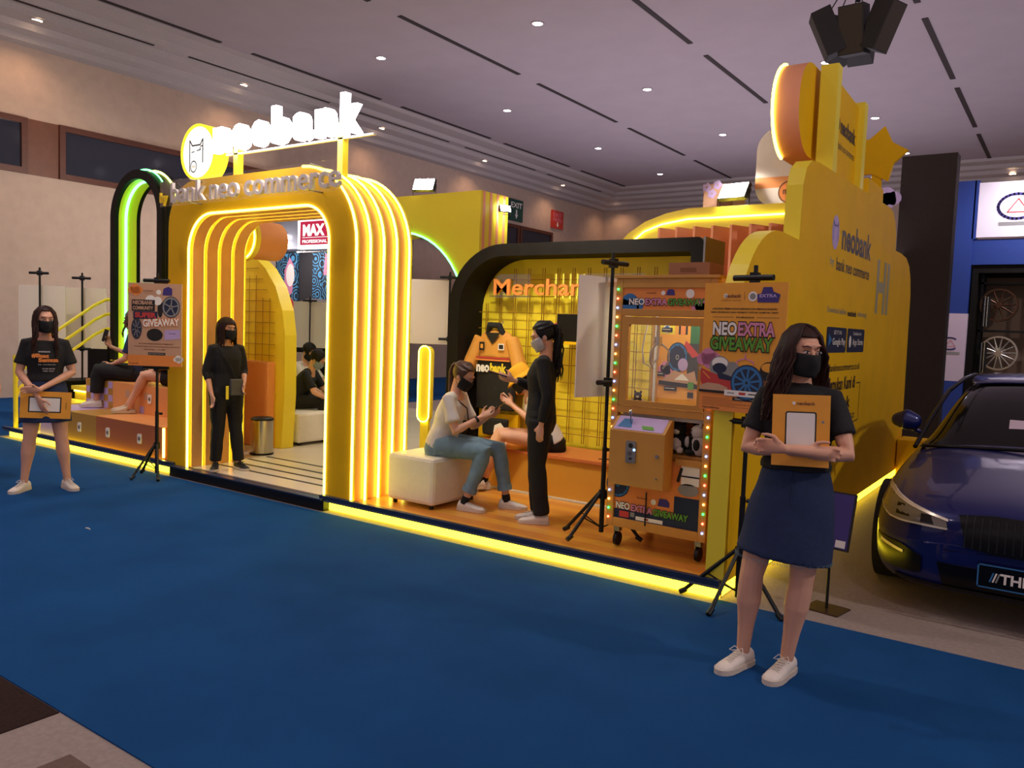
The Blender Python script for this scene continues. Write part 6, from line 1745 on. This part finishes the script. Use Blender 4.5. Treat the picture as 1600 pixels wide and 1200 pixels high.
phone((W3[0][0], W3[0][1], W3[0][2]), W3[1], Matrix.Translation((-.165, -.15, .70)) @ R3(20, 'X') @ R3(60, 'Z'), 'phone in the lowered hand of the woman in the arch', .885)

def seated(loc, rz, label, hz, **kw):
    hz = hz / kw.get('scale', 1); kw.setdefault('vox', .0085)
    J = base_pose(); k_ = hz + .09
    J.update(pelvis=V_(0, .0, k_), hipR=V_(-.085, -.02, k_ - .005), hipL=V_(.085, -.02, k_ - .005), knR=V_(-.10, -.42, k_ + .01), knL=V_(.10, -.42, k_ + .01), anR=V_(-.10, -.46, .075), anL=V_(.10, -.40, .075))
    lean = kw.pop('lean', .25); c, s = math.cos(lean), math.sin(lean)
    def up(h, x=0, y=0): return V_(x, -h * s + y * c, k_ + h * c + y * s * -1)
    J.update(waist=up(.16), chest=up(.31), neck=up(.465, 0, .01), shR=up(.425, -.155, .01), shL=up(.425, .155, .01)); J['head'] = J['neck'] + V_(0, -.03 - .10 * s, .15)
    J.update(kw.pop('J', {}))
    return person(loc, rz, label, J, **kw), J

# ---- girl on the ottoman
W4 = ((-4.10, 4.93, .10), math.radians(108))
hk = dict(pitch=.55, yaw=-4, elR=V_(-.20, -.20, .66), wrR=V_(-.08, -.38, .78), hR=((.35, -.75, .45), (.4, 0, .9), .55), elL=V_(.19, -.22, .66), wrL=V_(.04, -.40, .77), hL=((-.25, -.75, .5), (-.4, 0, .9), (.55, -1)),
          knR=V_(-.12, -.44, .50), anR=V_(-.15, -.29, .075), knL=V_(.08, -.50, .50), anL=V_(.08, -.58, .075), ftR=-4, ftL=4)
seated(*W4, 'girl in a white T-shirt and light jeans seated on the white ottoman', .40, scale=.93, lean=.30, J=hk, top=dict(mat=WTEE, sleeve=.72, hem=.02, loose=.012, flare=.01, name='t_shirt'),
    bottom=dict(kind='trousers', mat=LJEAN, len=1.78, cuff=.056, rolled=True, name='jeans'), hair=dict(mat=HAIRL, style='ponytail', len=.30, tie=5), shoes=dict(mat=SHOEW, style='slip', sock=True))
phone(W4[0], W4[1], Matrix.Translation((-.02, -.50, .86)) @ R3(48, 'X'), 'phone held by the girl on the ottoman', .93)
o = empty('wrist_watch', *W4); o.scale = (.93,) * 3; tag(o, 'dark watch on the wrist of the girl on the ottoman', 'watch')
m = MB(); m.tube([(-.104, -.345, .757), (-.094, -.36, .767)], .029, BLKM, 14); m.build('watch_band', o)
o = empty('shoulder_strap', *W4); o.scale = (.93,) * 3; tag(o, 'thin dark bag strap across the white T-shirt of the seated girl', 'strap')
m = MB(); m.tube([(-.10, -.14, .94), (-.02, -.235, .84), (.06, -.225, .70), (.12, -.17, .58)], .006, BROWNC, 6); m.build('strap_band', o)

# ---- person with the bucket hat
W5 = ((-3.72, 5.97, .10), math.radians(-48))
hk = dict(pitch=.62, yaw=-20, elR=V_(-.19, -.20, .66), wrR=V_(-.08, -.36, .80), hR=((.35, -.7, .5), (.4, 0, .9), .55), elL=V_(.19, -.20, .66), wrL=V_(.05, -.38, .80), hL=((-.25, -.7, .5), (-.4, 0, .9), (.55, -1)),
          knR=V_(-.07, -.47, .53), anR=V_(.03, -.66, .10), knL=V_(.07, -.46, .52), anL=V_(-.06, -.60, .08), ftR=10, ftL=-8)
_, J5 = seated(*W5, 'person in a yellow bucket hat seated on the display bench', .37, scale=.95, lean=.50, J=hk, top=dict(mat=WTEE, sleeve=.7, hem=.02, loose=.01, name='t_shirt'),
    bottom=dict(kind='shorts', mat=BCLOTH, len=.42, name='shorts'), hair=dict(mat=HAIRB, style='short', n=50), shoes=dict(mat=SHOEW, sock=True))
o = empty('bucket_hat', *W5); tag(o, 'yellow bucket hat on the head of the person seated on the bench', 'hat')
Mh = Matrix.Scale(.95, 4) @ Matrix.Translation(J5['head']) @ R3(-20, 'Z') @ Matrix.Rotation(.62, 4, 'X')
m = MB(Mh); m.tube([(0, .012, .03), (0, .012, .055), (0, .012, .10), (0, .012, .132), (0, .012, .14)], [(.095, .112), (.092, .108), (.084, .10), (.068, .082), (.03, .04)], HATM, 28, side=(1, 0, 0)); m.build('crown', o)
m = MB(Mh); a_o = [(.155 * math.cos(t), .012 + .172 * math.sin(t)) for t in [2 * PI * i / 32 for i in range(32)]]; vs = []; 
for i in range(32):
    t = 2 * PI * i / 32; vs += [(.093 * math.cos(t), .012 + .110 * math.sin(t), .045), (.150 * math.cos(t), .012 + .165 * math.sin(t), .0)]
m.add(vs, [(2 * i, 2 * i + 1, (2 * i + 3) % 64, (2 * i + 2) % 64) for i in range(32)], HATM, True); b = m.build('brim', o); so = b.modifiers.new('t', 'SOLIDIFY'); so.thickness = .006
phone(W5[0], W5[1], Matrix.Translation((-.01, -.47, .90)) @ R3(50, 'X'), 'phone in the hands of the person with the bucket hat', .95)

# ---- woman in black standing at the bench
W6 = ((-3.19, 4.97, .10), math.radians(-62))
J = base_pose(); J.update(pitch=.42, yaw=0, elR=V_(-.19, .0, 1.04), wrR=V_(-.06, -.235, 1.12), hR=((.2, -.9, .25), (.3, 0, 1), .7), elL=V_(.20, .06, 1.03), wrL=V_(.19, .02, .80), hL=((0, -.1, -1), (-.3, -1, 0), .5),
    knR=V_(-.07, -.03, .46), anR=V_(-.07, .0, .075), knL=V_(.07, -.01, .46), anL=V_(.07, .04, .075), ftR=4, ftL=0)
person(*W6, 'woman all in black standing in profile with a phone before the wire grid', J, scale=.925, vox=.008, top=dict(mat=BCLOTH, sleeve=1.9, hem=.06, loose=.004, name='jacket'), bottom=dict(kind='trousers', mat=BCLOTH, len=2.0, cuff=.066),
    hair=dict(mat=HAIRB, style='ponytail', len=.34, tie=12, wave=.014, fat=1.8, band=True), shoes=dict(mat=SHOEW), mask=mat('white_mask', '#b9b4ae', .8))
phone(W6[0], W6[1], Matrix.Translation((-.03, -.36, 1.17)) @ R3(75, 'X'), 'phone held up by the woman in black at the bench', .925)

# ---- men seen through the arch
M1 = ((-7.66, 6.42, .10), math.radians(120))
hk = dict(pitch=.7, elR=V_(-.19, -.34, .62), wrR=V_(-.10, -.50, .52), hR=((.3, -.6, -.6), (.3, -.8, .3), .5), elL=V_(.19, -.34, .62), wrL=V_(.10, -.50, .52), hL=((-.3, -.6, -.6), (-.3, -.8, .3), (.5, -1)))
seated(*M1, 'man in a black T-shirt bent forward on the white bench seat, seen through the arch', .37, scale=.94, lean=.55, J=hk, female=False, top=dict(mat=BCLOTH, sleeve=.8, hem=.04, loose=.015, name='t_shirt'), bottom=dict(kind='trousers', mat=BCLOTH, len=1.95),
    hair=dict(mat=HAIRB, style='short', n=70), shoes=dict(mat=SHOEB, sole=BLKP, lace=SHOEB), mask=mat('blue_mask', '#8a97a0', .8))
M2 = ((-8.62, 7.28, .10), math.radians(100))
ottoman(-9.0, -8.25, 6.95, 7.6, .10, .47, 'white seat under the man in the white shirt seen through the arch')
seated(*M2, 'man in a white shirt seated behind the man in black, seen through the arch', .37, scale=.94, lean=.35, J=dict(hk), female=False, top=dict(mat=WTEE, sleeve=.8, hem=.04, loose=.015, name='t_shirt'), bottom=dict(kind='trousers', mat=BCLOTH, len=1.95),
    hair=dict(mat=HAIRB, style='short', n=60), shoes=dict(mat=SHOEB, sole=BLKP, lace=SHOEB))

# ---- two women on the orange seat box
P7 = ((-8.12, 5.28, .425), math.radians(-48))
hk = dict(pitch=.15, yaw=10, elR=V_(-.19, -.10, .58), wrR=V_(-.10, -.30, .48), hR=((.2, -.9, -.3), (.4, 0, .9), .4), elL=V_(.19, -.10, .58), wrL=V_(.10, -.30, .48), hL=((-.2, -.9, -.3), (-.4, 0, .9), (.4, -1)),
          knR=V_(-.08, -.42, .43), anR=V_(-.06, -.62, .085), knL=V_(.08, -.40, .43), anL=V_(.06, -.56, .085), ftR=-4, ftL=4)
seated(*P7, 'woman in black shorts and beige clogs on the orange seat box', .32, lean=.10, J=hk, top=dict(mat=BROWNC, sleeve=1.85, hem=.0, name='jacket'), bottom=dict(kind='shorts', mat=BCLOTH, len=.5, name='shorts'),
    hair=dict(mat=HAIRL, style='long', n=90, len=.36, r=.009, seed=5), shoes=dict(mat=BEIGES, sole=BEIGES, style='clog'), mask=None)
P8 = ((-8.96, 5.25, .425), math.radians(-50))
hk = dict(pitch=.1, yaw=0, elR=V_(-.19, -.16, .60), wrR=V_(-.14, -.38, .70), hR=((.0, -.4, 1), (.6, -.6, .0), .5), elL=V_(.19, -.10, .58), wrL=V_(.08, -.30, .50), hL=((-.2, -.9, -.3), (-.4, 0, .9), (.4, -1)),
          knR=V_(-.08, -.43, .44), anR=V_(-.08, -.50, .085), knL=V_(.08, -.43, .43), anL=V_(.08, -.46, .085), ftR=-4, ftL=4)
seated(*P8, 'woman in black trousers holding up a phone on the orange box', .32, lean=.12, J=hk, top=dict(mat=NAVYC, sleeve=.75, hem=.0, name='t_shirt'), bottom=dict(kind='trousers', mat=BCLOTH, len=1.75, w=.02),
    hair=dict(mat=HAIRL, style='long', n=80, len=.22, r=.009, seed=6), shoes=dict(mat=SHOEW), mask=None)
phone(P8[0], P8[1], Matrix.Translation((-.12, -.44, .83)) @ R3(-15, 'X') @ R3(60, 'Z'), 'phone raised by the woman seated on the orange box')

# ---- person cut by the left edge of the photo
P9 = ((-8.47, 3.31, .006), math.radians(95))
J = base_pose(); J.update(elR=V_(-.20, .0, 1.04), wrR=V_(-.16, -.20, .92), hR=((0, -1, -.2), (.3, 0, 1), .6), elL=V_(.2, .02, 1.04), wrL=V_(.19, -.06, .82))
person(*P9, 'person in a grey shirt cut off by the left edge of the photo', J, female=False, top=dict(mat=GREYC2, sleeve=.7, hem=.03, loose=.015, name='shirt'), bottom=dict(kind='trousers', mat=BCLOTH, len=1.95), hair=dict(mat=HAIRB, style='short', n=50), shoes=dict(mat=SHOEB, lace=SHOEB))
